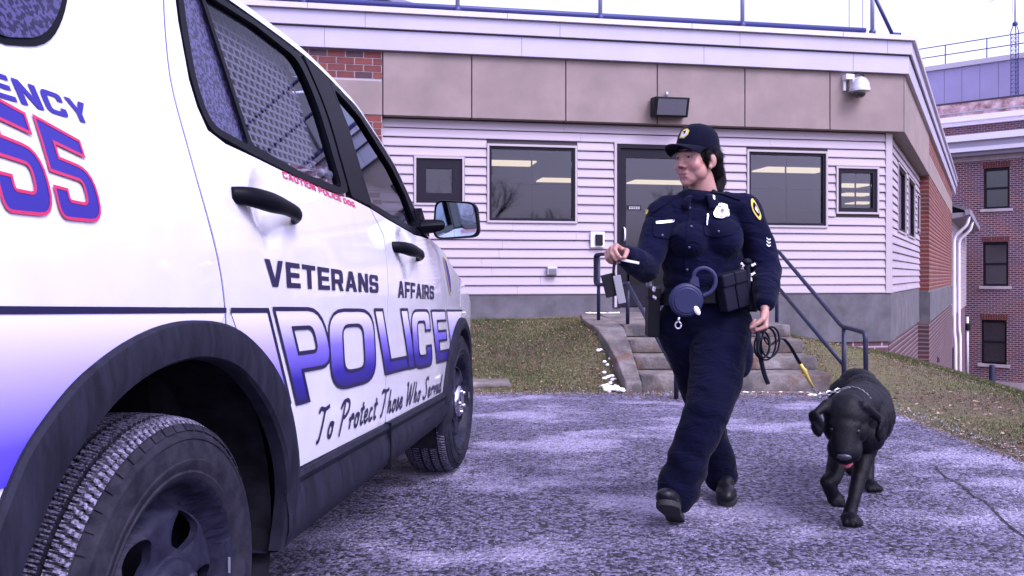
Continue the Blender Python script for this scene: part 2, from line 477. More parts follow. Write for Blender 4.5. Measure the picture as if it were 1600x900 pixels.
# ================================================================== THE LOW BUILDING
B0 = Vector((5.40, 12.36, 0)); BA = math.atan(0.18); SA = math.radians(51.0)
station = thing('clinic_building', 'low flat-roofed building with pale lap siding, tan parapet panels and a glass door', 'building', B0, BA)
BM_ = Matrix.Translation(B0) @ Matrix.Rotation(BA, 4, 'Z')
BMI = BM_.inverted()
def part(mb, name, m, parent=station, rz=None, **k):
    o = mb.build(name, m, parent, **k)
    if rz is not None: o.rotation_euler = (0, 0, rz)
    return o
def share(o, name, parent, loc, rz=None, sc=None):
    c = o.copy(); c.name = name; C.objects.link(c); c.parent = parent; c.location = loc
    if rz is not None: c.rotation_euler = (0, 0, rz)
    return c

WIN = [(-6.747, -6.148, 1.955, 2.533, 0.13), (-5.794, -4.636, 1.738, 2.716, 0.035), (-2.16, -1.003, 1.715, 2.732, 0.035), (-0.816, -0.209, 1.915, 2.531, 0.06)]
DOOR = (-4.059, -2.96, 0.585, 2.788)
ROWS, Z0 = 19, 0.770; PITCH = (3.045-Z0)/ROWS
opens = [(w[0]-0.035, w[1]+0.035, w[2]-0.03, w[3]+0.035) for w in WIN] + [(DOOR[0]-0.04, DOOR[1]+0.04, DOOR[2], DOOR[3]+0.05)]
def boards(x0, x1, opens, parent, rz, jit=0):
    for r in range(ROWS):
        za, zb = Z0+r*PITCH, Z0+(r+1)*PITCH-0.011  # open slot above each board, shaped to stand in for the lap's shadow line
        iv = [(x0, x1)]
        for (a, b, c, d) in opens:
            if min(zb, d)-max(za, c) > 0.035:
                nv = []
                for (p, q) in iv:
                    if b <= p or a >= q: nv.append((p, q)); continue
                    if a > p: nv.append((p, a))
                    if b < q: nv.append((b, q))
                iv = nv
        jv = []
        for (p, q) in iv:
            while q-p > 3.0:
                c_ = p+random.uniform(1.2, 2.9); jv.append((p, c_-0.0015)); p = c_+0.0015
            jv.append((p, q))
        for (p, q) in jv:
            m = MB(); dz = random.uniform(-0.001, 0.001); dy = random.uniform(-0.0015, 0.0015)
            m.prism([(0.0, za+dz), (-0.026+dy, za+dz), (-0.027+dy, za+0.012+dz), (-0.006+dy, zb+dz), (0.0, zb+dz)], 'x', p, q)
            o = part(m, 'siding_board', M_SIDE, parent, rz)
boards(-7.17, -0.075, opens, station, None)
m = MB()                                                            # wall behind the boards, in pieces round the openings
def wall_with_holes(m, x0, x1, z0, z1, holes, ya, yb):
    xs = sorted({x0, x1, *[h[0] for h in holes], *[h[1] for h in holes]})
    for a, b in zip(xs[:-1], xs[1:]):
        hs_ = sorted([h for h in holes if h[0] <= a+1e-6 and h[1] >= b-1e-6], key=lambda h: h[2])
        z = z0
        for h in hs_:
            if h[2] > z: m.bx(a, b, ya, yb, z, h[2])
            z = h[3]
        if z < z1: m.bx(a, b, ya, yb, z, z1)
holes = [(w[0], w[1], w[2], w[3]) for w in WIN] + [DOOR]
wall_with_holes(m, -7.175, 0.0, 0.585, 3.045, holes, 0.001, 0.12)
part(m, 'wall', M_BACK)
m = MB()
m.prism([(-0.075, -0.032), (0.018, -0.032), (0.075, 0.04), (0.03, 0.06), (0.0, 0.001), (-0.075, 0.001)], 'z', Z0-0.002, 3.046)
part(m, 'corner_board', M_TRIM)
m = MB(); m.bx(-7.19, -7.172, -0.03, 0.02, Z0, 3.04); part(m, 'corner_board', M_TRIM)

def window(x0, x1, z0, z1, fw, parent, rz, grid=True, deep=0.0):
    m = MB()                                                        # dark frame
    for (a, b, c, d) in [(x0, x1, z1-fw, z1), (x0, x1, z0, z0+fw), (x0, x0+fw, z0+fw, z1-fw), (x1-fw, x1, z0+fw, z1-fw)]:
        m.bx(a, b, -0.012, 0.07, c, d)
    w = part(m, 'window', M_DARK, parent, rz)
    m = MB(); t = 0.028
    for (a, b, c, d) in [(x0-t, x1+t, z1, z1+t), (x0-t, x1+t, z0-t, z0), (x0-t, x0, z0, z1), (x1, x1+t, z0, z1)]:
        m.bx(a, b, -0.036, 0.0, c, d)
    part(m, 'trim', M_TRIM, w)
    xm, zm = (x0+x1)/2, (z0+z1)/2
    for (a, b, c, d) in [(x0+fw, xm, z0+fw, zm), (xm, x1-fw, z0+fw, zm), (x0+fw, xm, zm, z1-fw), (xm, x1-fw, zm, z1-fw)]:
        m = MB(); m.bx(a+0.001, b-0.001, 0.018, 0.026, c+0.001, d-0.001); part(m, 'pane', M_GLASS, w)
    if grid:
        m = MB(); q = 0.009
        m.bx(xm-q, xm+q, 0.03, 0.045, z0+fw, z1-fw); m.bx(x0+fw, xm-q, 0.03, 0.045, zm-q, zm+q); m.bx(xm+q, x1-fw, 0.03, 0.045, zm-q, zm+q)
        part(m, 'muntin', M_MUNT, w)
    return w
for w in WIN: window(*w, station, None)

# the door
dx0, dx1, dz0, dz1 = DOOR
m = MB(); f = 0.055
m.bx(dx0, dx0+f, -0.03, 0.10, dz0, dz1); m.bx(dx1-f, dx1, -0.03, 0.10, dz0, dz1); m.bx(dx0+f, dx1-f, -0.03, 0.10, dz1-f, dz1)
s_ = 0.075; a, b = dx0+f+0.006, dx1-f-0.006
m.bx(a, a+s_, 0.0, 0.05, dz0+0.012, dz1-f-0.006); m.bx(b-s_, b, 0.0, 0.05, dz0+0.012, dz1-f-0.006)
m.bx(a+s_, b-s_, 0.0, 0.05, dz1-f-0.126, dz1-f-0.006); m.bx(a+s_, b-s_, 0.0, 0.05, dz0+0.012, dz0+0.30)
door = part(m, 'door', M_DARK)
m = MB(); m.bx(a+s_, b-s_, 0.02, 0.028, dz0+0.30, dz1-f-0.126); part(m, 'pane', M_GLASS, door)
m = MB(); m.tube([(a+0.045, -0.002, 1.48), (a+0.045, -0.05, 1.50), (a+0.045, -0.055, 1.56), (a+0.045, -0.05, 1.64), (a+0.045, -0.002, 1.66)], 0.012, 8); part(m, 'handle', M_WHITE, door, smooth=True)
m = MB(); m.bx(a+s_+0.02, a+s_+0.22, 0.008, 0.014, 1.90, 1.965); nt_ = part(m, 'notice', M_BLACK, door)
m = MB()
for k in range(2):
    for j in range(5): m.bx(a+s_+0.045+j*0.032, a+s_+0.045+j*0.032+0.022, 0.004, 0.007, 1.916+k*0.022, 1.924+k*0.022)
part(m, 'notice_lines', M_WHITE, door)
m = MB(); m.bx(dx0-0.035, dx0-0.001, -0.036, 0.0, dz0+0.005, dz1+0.03); m.bx(dx1+0.001, dx1+0.035, -0.036, 0.0, dz0+0.005, dz1+0.03); m.bx(dx0-0.001, dx1+0.001, -0.036, 0.0, dz1+0.001, dz1+0.03); part(m, 'door_trim', M_TRIM, door)

# foundation
m = MB()
m.prism([(-12, -0.012), (dx0-0.06, -0.012), (dx0-0.06, 0.3), (-12, 0.3)], 'z', -1.0, Z0-0.004)
m.prism([(dx1+0.06, -0.012), (0.012, -0.012), (0.3, 0.3), (dx1+0.06, 0.3)], 'z', -0.0+0.075, Z0-0.004)
mb_ = MB(); mb_.prism([(-2.6, 0.01), (-0.02, 0.01), (0.2, 0.3), (-2.6, 0.3)], 'z', -2.0, 0.073); part(mb_, 'base_wall', brick_mat('base_brick', (0.11, 0.04, 0.055), (0.06, 0.03, 0.045), (0.30, 0.25, 0.29), 0.225, 0.0865, 0.012))
m.prism([(dx0-0.058, -0.010), (dx1+0.058, -0.010), (dx1+0.058, 0.3), (dx0-0.058, 0.3)], 'z', -0.5, 0.583)
part(m, 'foundation', M_CONC)

# parapet panels
LX = [-7.177, -6.042, -4.795, -3.534, -2.279, -1.013]
for a, b in zip(LX, LX[1:]+[0.128]):
    m = MB(); m.bx(a+0.007, b-0.007, -0.15, 0.0, 3.05, 3.856); part(m, 'parapet_panel', M_TAN, bevel=0.004, seg=1)
m = MB(); m.bx(-12, 0.05, -0.125, 0.2, 3.058, 3.85); part(m, 'parapet_core', M_BACK)
m = MB(); m.bx(-12, -7.184, -0.152, -0.03, 3.052, 3.474); part(m, 'parapet_panel', M_TAN)
# brick at the left end, brick by brick where the photo shows them
BW, BH, J = 0.225, 0.0865, 0.013
def brick_face(x0, x1, z0, z1, y, parent, rz, first_half=False, depth=0.03):
    protos = {}
    r = 0; z = z1
    while z-BH > z0-0.02:
        x = x1 - (BW/2 if r % 2 else 0)
        if r % 2:
            segs = [(x1-BW/2+J/2, x1)]
        else: segs = []
        while x > x0:
            segs.append((x-BW+J/2, x-J/2)); x -= BW
        for (p, q) in segs:
            key = round(q-p, 3)
            k = random.choice([0, 0, 0, 1, 1, 2])
            if (key, k) not in protos:
                m = MB(); m.box((0, 0, 0), (q-p, depth, BH-J))
                protos[(key, k)] = part(m, 'brick', [M_BRICK1, M_BRICK2, M_BRICK3][k], parent, rz); o = protos[(key, k)]
            else:
                o = share(protos[(key, k)], 'brick', parent, (0, 0, 0), rz)
            o.location = ((p+q)/2, y+random.uniform(-0.002, 0.002), z-BH/2)
        z -= BH; r += 1
brick_face(-8.75, -7.19, 3.478, 3.85, -0.137, station, None)
brick_face(-7.75, -7.19, 2.15, 3.05, -0.13, station, None)
m = MB(); m.bx(-8.78, -7.188, -0.143, -0.02, 3.476, 3.853); m.bx(-7.78, -7.188, -0.136, -0.02, 2.1, 3.051); part(m, 'mortar', M_MORT)
M_BRW = brick_mat('station_brick', (0.15, 0.045, 0.045), (0.09, 0.035, 0.045), (0.42, 0.36, 0.40), 0.225, 0.0865, 0.012)
m = MB(); m.bx(-12, -8.782, -0.15, 0.0, 3.476, 3.853); m.bx(-12, -7.782, -0.14, 0.0, 0.765, 3.05); m.bx(-7.78, -7.19, -0.14, 0.0, 0.765, 2.098); part(m, 'brick_wall', M_BRW)

# fascia bands and coping, mitred round the corner
sdv = Vector((math.cos(SA), math.sin(SA)))
def band(d, z0, z1, name, m_, th=0.03, x0=-12.0, l1=21.0):
    def cor(e): return Vector((0.131+0.4775*e, -0.15-e))
    a, b = cor(d), cor(d-th)
    pts = [(x0, -0.15-d), tuple(a), tuple(a+sdv*l1), tuple(b+sdv*l1), tuple(b), (x0, -0.15-d+th)]
    mm = MB(); n = 6
    vs = [(p[0], p[1], z0) for p in pts] + [(p[0], p[1], z1) for p in pts]
    fs = [(0, 1, 4, 5)[::-1], (1, 2, 3, 4)[::-1], (6, 7, 10, 11), (7, 8, 9, 10)] + [(i, (i+1) % n, n+(i+1) % n, n+i) for i in range(n)]
    mm.add(vs, fs)
    return part(mm, name, m_, bevel=0.004, seg=1)
band(0.06, 3.858, 4.108, 'fascia_board', M_FASC, 0.20)
band(0.10, 4.108+0.012, 4.306, 'fascia_board', M_FASC, 0.26)
band(0.075, 4.106, 4.121, 'drip_gap', M_BACK, 0.15)
band(0.145, 4.308, 4.378, 'coping', M_COPE, 0.5)
for lx in (-8.1, -5.6, -3.1, -0.9):
    m = MB(); m.bx(lx-0.004, lx+0.004, -0.2965, -0.28, 4.30, 4.379); m.bx(lx+0.7, lx+0.706, -0.2515, -0.24, 4.122, 4.304); m.bx(lx+0.2, lx+0.206, -0.2115, -0.2, 3.86, 4.104); part(m, 'seam', M_MUNT)
m = MB(); e = Vector((0.131, -0.15))+sdv*20.8
m.add([(-12, -0.1, 4.33), (0.15, -0.1, 4.33), (e.x, e.y, 4.33), (e.x-6, e.y+8, 4.33), (-12, 9, 4.33)], [(0, 1, 2, 3, 4)]); part(m, 'roof', M_CONC)

# ---- right-hand side, in its own frame: x along the wall, y into the building
side_op = [(1.126, 2.552, 1.72, 2.74), (3.089, 4.594, 1.72, 2.74), (5.273, 5.95, 1.93, 2.60)]
boards(0.075, 6.05, [(w[0]-0.03, w[1]+0.03, w[2]-0.03, w[3]+0.03) for w in side_op], station, SA)
m = MB(); wall_with_holes(m, 0.01, 6.05, 0.585, 3.045, side_op, 0.001, 0.12); part(m, 'wall', M_BACK, rz=SA)
for w in side_op: window(w[0], w[1], w[2], w[3], 0.05, station, SA)
m = MB(); m.bx(0.02, 6.05, -0.012, 0.3, 0.075, Z0-0.004); m.bx(6.062, 19.1, -0.21, 0.2, 0.075, Z0-0.1); part(m, 'foundation', M_CONC, rz=SA)
m = MB(); m.bx(-0.02, 6.05, -0.196, 0.02, 3.047, 3.06); m.bx(-0.02, 19.1, -0.19, 0.1, 3.05, 3.855); part(m, 'soffit', M_SOFF, rz=SA)
for a, b in ((-0.03, 2.9), (2.912, 5.9)):
    m = MB(); m.bx(a, b, -0.2, -0.16, 3.052, 3.856); part(m, 'parapet_panel', M_TAN, rz=SA)
m = MB(); m.bx(5.912, 19.1, -0.202, -0.16, 3.052, 3.474); part(m, 'parapet_panel', M_TAN, rz=SA)
M_BRS = brick_mat('side_brick', (0.19, 0.030, 0.018), (0.12, 0.022, 0.018), (0.20, 0.12, 0.12), 0.225, 0.0865, 0.012, 'XZ')
M_BRP = brick_mat('pier_brick', (0.17, 0.045, 0.045), (0.12, 0.04, 0.045), (0.42, 0.34, 0.36), 0.225, 0.0865, 0.012, 'YZ')
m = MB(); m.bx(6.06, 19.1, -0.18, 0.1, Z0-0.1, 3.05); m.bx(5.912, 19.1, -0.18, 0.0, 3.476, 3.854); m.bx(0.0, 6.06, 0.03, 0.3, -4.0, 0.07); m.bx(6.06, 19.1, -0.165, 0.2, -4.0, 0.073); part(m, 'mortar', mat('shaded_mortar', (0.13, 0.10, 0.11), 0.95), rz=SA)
courses = MB(); low = MB(); z = 3.05
while z > -3.2:
    if z > Z0-0.05 or z < 0.07:
        (courses if z > 0.5 else low).bx(6.053, 19.1, -0.190-random.uniform(0, 0.003), 0.1, z-BH+J, z)
        if z < 0.07: low.bx(0.02, 6.052, 0.012, 0.2, z-BH+J, z)
    z -= BH
z = 3.853
while z > 3.50: courses.bx(5.912, 19.1, -0.196, 0.0, z-BH+J, z); z -= BH
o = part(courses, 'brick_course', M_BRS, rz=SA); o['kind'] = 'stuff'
o = part(low, 'brick_course', brick_mat('low_brick', (0.085, 0.026, 0.034), (0.048, 0.020, 0.03), (0.16, 0.125, 0.15), 0.225, 0.0865, 0.012), rz=SA); o['kind'] = 'stuff'

m = MB(); m.bx(-6.62, -6.27, 0.10, 0.105, 2.08, 2.41); part(m, 'blind', mat('grey_blind', (0.17, 0.16, 0.19), 0.9))
# the room behind the glass, and its ceiling lights
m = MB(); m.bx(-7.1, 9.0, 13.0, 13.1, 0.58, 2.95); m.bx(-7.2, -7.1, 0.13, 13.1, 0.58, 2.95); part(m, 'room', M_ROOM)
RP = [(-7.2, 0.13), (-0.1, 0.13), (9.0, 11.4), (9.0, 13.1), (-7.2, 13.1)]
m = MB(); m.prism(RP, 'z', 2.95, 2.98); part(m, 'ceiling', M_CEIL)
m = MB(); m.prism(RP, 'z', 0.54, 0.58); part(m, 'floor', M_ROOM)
m = MB(); m.bx(-3.9, -3.0, 4.2, 4.25, 0.59, 1.6); part(m, 'partition', mat('yellow_screen', (0.30, 0.25, 0.06), 0.8))
for (px, py, w, h) in [(779, 256, 1.2, 0.6), (888, 283, 1.2, 0.6), (1033, 286, 1.3, 0.6), (1237, 267, 1.25, 0.62), (1328, 291, 0.7, 0.6), (1336, 305, 0.8, 0.6), (1346, 318, 0.6, 0.6)]:
    t = 1350*1.90/(430-py); wv = BMI @ Vector(((px-800)/1350*t, t, 0))
    m = MB(); m.bx(-w/2, w/2, -h/2, h/2, -0.004, 0.02)
    o = part(m, 'ceiling_light', M_LAMP); o.location = (wv.x, wv.y, 2.925)

# ------------------------------------------------------------------ things on the wall
def on_wall(lx, y, z): return BM_ @ Vector((lx, y, z))
t = thing('floodlight', 'dark box floodlight with ribbed glass on the tan parapet above the door', 'floodlight', on_wall(-3.40, -0.15, 3.1), BA)
m = MB(); m.prism([(-0.01, 0.04), (-0.15, 0.02), (-0.23, 0.27), (-0.02, 0.29)], 'x', -0.24, 0.24); m.build('housing', M_BLACK, t, bevel=0.012)
lens = MB(); lens.prism([(-0.150, 0.045), (-0.166, 0.042), (-0.230, 0.243), (-0.215, 0.246)], 'x', -0.20, 0.20)
lens.build('lens', mat('lamp_glass', (0.09, 0.09, 0.12), 0.25, coat=0.3, bump=0.6, bscale=70, stretch=(6, 1, 1)), t)
m = MB(); m.tube([(-0.02, -0.02, 0.28), (-0.02, -0.05, 0.34), (-0.02, -0.05, 0.37)], 0.022, 10); m.build('photocell', M_GALV, t, smooth=True)
t = thing('dome_camera', 'silver dome security camera on a white bracket near the roof corner', 'camera', on_wall(-0.69, -0.15, 3.50), BA); t.scale = (.82, .82, .82)
m = MB(); m.box((-0.10, -0.07, 0.33), (0.15, 0.14, 0.09)); m.box((-0.14, -0.02, 0.21), (0.05, 0.04, 0.2)); m.build('bracket', M_WHITE, t, bevel=0.008)
m = MB(); m.lathe([(0.001, 0.32), (0.07, 0.315), (0.12, 0.28), (0.16, 0.2), (0.17, 0.12), (0.175, 0.115), (0.175, 0.075), (0.16, 0.07), (0.10, 0.06), (0.001, 0.058)], 32, Matrix.Translation((0.05, -0.17, 0))); m.build('housing', mat('camera_shell', (0.55, 0.54, 0.62), 0.25, metal=0.5), t, smooth=True, auto=0.7)
m = MB(); m.lathe([(0.10, 0.062), (0.10, 0.03), (0.085, 0.0), (0.05, -0.028), (0.001, -0.035)], 28, Matrix.Translation((0.05, -0.17, 0))); m.build('dome', mat('smoked_dome', (0.012, 0.012, 0.016), 0.05, coat=1), t, smooth=True)
m = MB(); m.tube([(-0.06, -0.08, 0.37), (0.02, -0.17, 0.40), (0.12, -0.16, 0.36), (0.2, -0.12, 0.25), (0.22, -0.1, 0.1)], 0.012, 8); m.build('cable', M_BLACK, t, smooth=True)
t = thing('card_reader', 'white wall box with a black card reader left of the glass door', 'card reader', on_wall(-4.335, -0.03, 1.39), BA)
m = MB(); m.box((0, -0.015, 0.105), (0.19, 0.03, 0.21)); m.build('plate', M_WHITE, t, bevel=0.005)
m = MB(); m.box((0.015, -0.045, 0.10), (0.10, 0.035, 0.15)); m.build('reader', M_BLACK, t, bevel=0.008)
t = thing('outlet_box', 'small grey outlet box low on the siding below the large left window', 'outlet', on_wall(-4.96, -0.03, 1.02), BA)
m = MB(); m.box((0, -0.03, 0.055), (0.135, 0.06, 0.11)); m.build('box', M_GALV, t, bevel=0.006)
m = MB(); m.box((0, -0.064, 0.045), (0.10, 0.008, 0.075)); m.build('cover', M_MUNT, t, bevel=0.003)

# roof railing
t = thing('roof_railing', 'blue steel pipe railing standing along the flat roof edge', 'railing', on_wall(-3.3, -0.30, 4.378), BA)
M_BLUE = mat('blue_pipe', (0.035, 0.040, 0.15), 0.4, spec=0.3)
PX = [-8.15, -6.236, -4.354, -2.363, -0.431]
for p in PX:
    m = MB(); m.tube([(p+3.3, 0.05, 0.0), (p+3.3, 0.05, 1.1)], 0.028, 12); pz = m.build('post', mat('grey_pipe', (0.33, 0.34, 0.48), 0.35, metal=0.4) if p == PX[0] else bpy.data.materials['grey_pipe'], t, smooth=True)
    m = MB(); m.lathe([(0.045, 0.0), (0.045, 0.035), (0.03, 0.05)], 12, Matrix.Translation((p+3.3, 0.05, 0.012))); m.build('post_foot', M_BLUE, t, smooth=True)
for z, r in ((0.05, 0.038), (0.58, 0.024), (1.1, 0.024)):
    m = MB(); m.tube([(-8.6, 0.05+0.02, z), (PX[-1]+3.2, 0.05+0.02, z)], r, 10); m.build('rail', M_BLUE, t, smooth=True)
m = MB(); m.tube([(PX[-1]+3.3, 0.07, 0.62), (PX[-1]+3.62, 0.07, 0.02)], 0.026, 10); m.build('brace', M_BLUE, t, smooth=True)
m = MB(); m.box((PX[-1]+3.66, 0.06, 0.015), (0.12, 0.1, 0.03)); m.build('brace_foot', M_BLUE, t)
for k, (px, h) in enumerate(((1327, 2.2), (1348, 2.6))):
    p = at(px, 30, 18.0)
    t = thing('whip_antenna', ['thin whip antenna on the flat roof, the left of two by the railing end', 'taller thin whip antenna on the flat roof close to the railing end'][k], 'antenna', (p[0], p[1], 4.33))
    m = MB(); m.tube([(0, 0, 0), (0, 0, h+2.0)], 0.012, 6); m.build('rod', M_GALV, t); m = MB(); m.lathe([(0.06, 0), (0.06, 0.05), (0.02, 0.1)], 10); m.build('mount', M_GALV, t)

# ================================================================== STEPS AND RAILINGS
steps = thing('concrete_steps', 'worn concrete steps with rust stains and a landing before the glass door', 'steps', (1.98, 7.57, 0))
FY = [7.57, 7.95, 8.33, 8.71]; TZ = [0.148, 0.269, 0.397, 0.523]
def slab(name, x0, x1, y0, y1, z0, z1, seed, parent=steps, m_=M_STEP):
    bm = bmesh.new(); bmesh.ops.create_cube(bm, size=1)
    for v in bm.verts: v.co = Vector((x0+(v.co.x+0.5)*(x1-x0), y0+(v.co.y+0.5)*(y1-y0), z0+(v.co.z+0.5)*(z1-z0)))
    bmesh.ops.bevel(bm, geom=bm.edges[:], offset=0.018, segments=2, affect='EDGES', profile=0.5)
    for k in range(1, 24):
        xx = x0+(x1-x0)*k/24
        bmesh.ops.bisect_plane(bm, geom=bm.verts[:]+bm.edges[:]+bm.faces[:], plane_co=(xx, 0, 0), plane_no=(1, 0, 0))
    for v in bm.verts:                                               # chipped, worn nosing
        n = mnoise.noise(Vector((v.co.x*3.1, v.co.y*2+seed, v.co.z*4)))
        if v.co.y < y0+0.05 and v.co.z > z1-0.05: v.co += Vector((0, max(0, n)*0.035, -max(0, n)*0.028))
        v.co += Vector((0, n*0.006, n*0.003))
    me = bpy.data.meshes.new(name); bm.to_mesh(me); bm.free()
    o = link(name, me, m_, parent); shade(me); me.set_sharp_from_angle(angle=0.6)
    return o
for i in range(4):
    back = FY[i+1]+0.02 if i < 3 else 11.75
    slab('step' if i < 3 else 'landing', 1.13-1.98, 2.81-1.98, FY[i]-7.57, back-7.57, (TZ[i-1] if i else -0.05), TZ[i], i*3.3)
m = MB()
st = [(7.50, 0.985, 1.128, 0.085), (7.9, 0.965, 1.128, 0.235), (8.3, 0.915, 1.128, 0.375), (8.72, 0.85, 1.128, 0.495), (9.2, 0.80, 1.128, 0.522), (9.8, 0.80, 1.128, 0.524), (11.6, 0.92, 1.128, 0.50)]
vs = []
for (y, a, b, z) in st: vs += [(a-1.98, y-7.57, -0.1), (a-1.98, y-7.57, z), (b-1.98, y-7.57, z), (b-1.98, y-7.57, -0.1)]
fs = [(0, 1, 2, 3)]
for i in range(len(st)-1):
    for k in range(4): fs.append((i*4+k, (i+1)*4+k, (i+1)*4+(k+1) % 4, i*4+(k+1) % 4))
fs.append((len(vs)-4, len(vs)-1, len(vs)-2, len(vs)-3))
m.add(vs, fs); m.build('cheek_wall', M_STEP, steps, bevel=0.015)
def blob(name, pts, z, m_, parent, th=0.003, n=5):
    mm = MB(); o2 = cr(pts, n, True); mm.prism([(p[0], p[1]) for p in o2], 'z', z, z+th); return mm.build(name, m_, parent)
blob('rust_stain', [(0.0, -0.02), (0.08, -0.09), (0.17, -0.08), (0.28, -0.16), (0.41, -0.12), (0.55, -0.15), (0.60, -0.08), (0.75, -0.07), (0.72, -0.01), (0.55, -0.03), (0.4, -0.005), (0.2, -0.02)], 0.003, M_RUST, steps)
for (x, y, z, w, h) in []:
    mm = MB(); mm.prism([(p[0], p[1]) for p in cr([(x-w/2, z), (x+w/2, z+0.01), (x+w*0.3, z+h*0.6), (x+w*0.2, z+h), (x-w*0.25, z+h*0.9)], 4, True)], 'y', y-0.012, y+0.01); mm.build('rust_stain', M_RUST, steps)

R_ = 0.0195
left_rail = thing('handrail', 'dark blue pipe handrail left of the steps with a closed loop on the landing', 'handrail', (1.18, 8.85, 0.523))
def rel(p, o): return (p[0]-o[0], p[1]-o[1], p[2]-o[2])
def rails(t, lines, name, r=R_):
    for L in lines:
        m = MB(); m.tube([rel(p, t.location) for p in L], r, 12); m.build(name, M_STEEL, t, smooth=True)
pA, pB = (0.957, 9.55), (1.185, 8.85); pL = (1.35, 7.10)
def bend(pts, r=0.06, n=5):
    out = [Vector(pts[0])]
    for i in range(1, len(pts)-1):
        q = Vector(pts[i]); a = (Vector(pts[i-1])-q); b = (Vector(pts[i+1])-q); rr = min(r, a.length*0.45, b.length*0.45)
        A, B = q+a.normalized()*rr, q+b.normalized()*rr
        for k in range(n+1):
            s = k/n; out.append(A*(1-s)**2+q*2*s*(1-s)+B*s*s)
    out.append(Vector(pts[-1])); return out
rails(left_rail, [[(*pA, 0.52), (*pA, 1.247)], [(*pB, 0.52), (*pB, 0.955)], [(*pL, 0.0), (*pL, 0.56)]], 'post')
pE = (0.925, 9.60)
rails(left_rail, [bend([(1.20, 8.80, 1.255), (*pE, 1.247), (*pE, 0.915), (1.185, 8.86, 0.925)], 0.05),
                  bend([(1.195, 8.82, 1.255), (1.22, 8.65, 1.20), (*pL, 0.56), (1.36, 6.95, 0.56)], 0.05), [(1.19, 8.84, 0.92), (*pL, 0.22)]], 'rail')
right_rail = thing('handrail', 'dark blue pipe handrail right of the steps ending in a loop behind the dog', 'handrail', (2.85, 7.43, 0.0))
rails(right_rail, [[(2.855, 7.43, -0.02), (2.855, 7.43, 0.56)], [(2.85, 9.3, 0.2), (2.85, 9.3, 1.27)]], 'post')
rails(right_rail, [bend([(2.85, 9.45, 1.285), (2.85, 9.25, 1.28), (2.853, 7.46, 0.575), (2.86, 7.30, 0.57), (2.83, 6.92, 0.56), (2.83, 6.90, 0.02)], 0.06), [(2.85, 9.28, 0.90), (2.853, 7.45, 0.255)]], 'rail')
for t in (left_rail, right_rail): t['group'] = 'pipe handrails of the steps'
o = slab('stone_slab', 0, 0.62, 0, 0.30, 0, 0.05, 9.0, None, M_STEP); o.location = (-0.62, 7.63, 0.01); o.rotation_euler = (0.03, 0, 0.1)
tag(o, 'flat weathered stone slab lying at the lawn edge behind the car', 'stone')

# ================================================================== THE BRICK BUILDING AT THE BACK
F0 = Vector((22.4, 42.0, 0)); FA = math.atan2(-0.65, 0.76)
far = thing('brick_building', 'tall dark red brick building with stone bands and sash windows behind the low one', 'building', F0, FA)
FMI = (Matrix.Translation(F0) @ Matrix.Rotation(FA, 4, 'Z')).inverted()
def fh(px, py, off=0.0):
    """photo pixel -> (x, z) on the facade plane"""
    o = FMI @ Vector((0, 0, 0)); d = FMI.to_3x3() @ Vector(((px-800)/1350, 1, 0))
    t = (off-o.y)/d.y
    return o.x+d.x*t, 1.02+(430-py)/1350*t
def zf(py, px=1560): return fh(px, py)[1]
M_FBR = brick_mat('old_brick', (0.15, 0.040, 0.050), (0.060, 0.024, 0.042), (0.32, 0.25, 0.31), 0.27, 0.10, 0.016, 'XZ')
M_FBD = brick_mat('old_brick_dark', (0.14, 0.05, 0.07), (0.07, 0.03, 0.05), (0.22, 0.17, 0.22), 0.27, 0.10, 0.014, 'XZ')
M_SPALL = mat('spalled_brick', (0.16, 0.05, 0.07), 0.95, col2=(0.62, 0.46, 0.50), vscale=2.2, bump=0.8, bscale=12, bdist=0.05, detail=8)
M_STONE = mat('stone_band', (0.40, 0.34, 0.38), 0.85, var=0.2, vscale=1.5)
M_CORN = mat('white_cornice', (0.72, 0.68, 0.78), 0.5)
M_GREY = mat('grey_soffit', (0.22, 0.20, 0.27), 0.7)
M_PANEL = mat('metal_cladding', (0.30, 0.27, 0.48), 0.35, metal=0.25, var=0.06, vscale=0.6)
X0, X1 = -14.0, 16.0
fw_ = []
for (a, b, c, d) in [(1537, 1577.5, 262, 326), (1535.5, 1575.5, 378, 447), (1533, 1573, 500, 569)]:
    xa, xb = fh(a, 300)[0], fh(b, 300)[0]; fw_.append((xa, xb, zf(d, 1556), zf(c, 1556)))
allw = fw_ + [(w[0]+k*3.4, w[1]+k*3.4, w[2], w[3]) for w in fw_ for k in (1, 2)]
zc = zf(243)
m = MB(); wall_with_holes(m, X0, X1, zf(596), zc, allw, 0.0, 0.35); part(m, 'wall', M_FBR, far)
m = MB(); m.bx(X0, X1, -0.02, 0.35, -7.5, zf(608)-0.01); part(m, 'base_wall', M_FBD, far)
m = MB(); m.bx(X0, X1, -0.12, 0.35, zf(608), zf(596)-0.01); part(m, 'stone_ledge', M_STONE, far)
m = MB(); m.bx(X0, X1, -0.04, 0.3, zf(249), zf(242)); part(m, 'stone_band', M_STONE, far)
for (ya, yb, off, nm, mt_) in [(242, 236, 0.55, 'soffit', M_GREY), (235.8, 229.5, 0.75, 'cornice', M_CORN), (229.3, 219.8, 0.68, 'cornice', M_FASC), (219.6, 209.5, 0.9, 'cornice', M_CORN)]:
    m = MB(); m.bx(X0, X1, -off, 0.3, zf(ya), zf(yb)); part(m, nm, mt_, far)
m = MB(); m.bx(X0, X1, 0.5, 0.9, zf(209), zf(189)); part(m, 'upper_wall', M_FBD, far)
for (ya, yb, off) in [(189, 183, 0.3), (182.8, 174.5, 0.1)]:
    m = MB(); m.bx(X0, X1, off, 0.9, zf(ya), zf(yb)); part(m, 'coping', M_CORN, far)
m = MB(); m.bx(X0, X1, 1.0, 1.4, zf(174), zf(149)); part(m, 'old_parapet', M_SPALL, far)
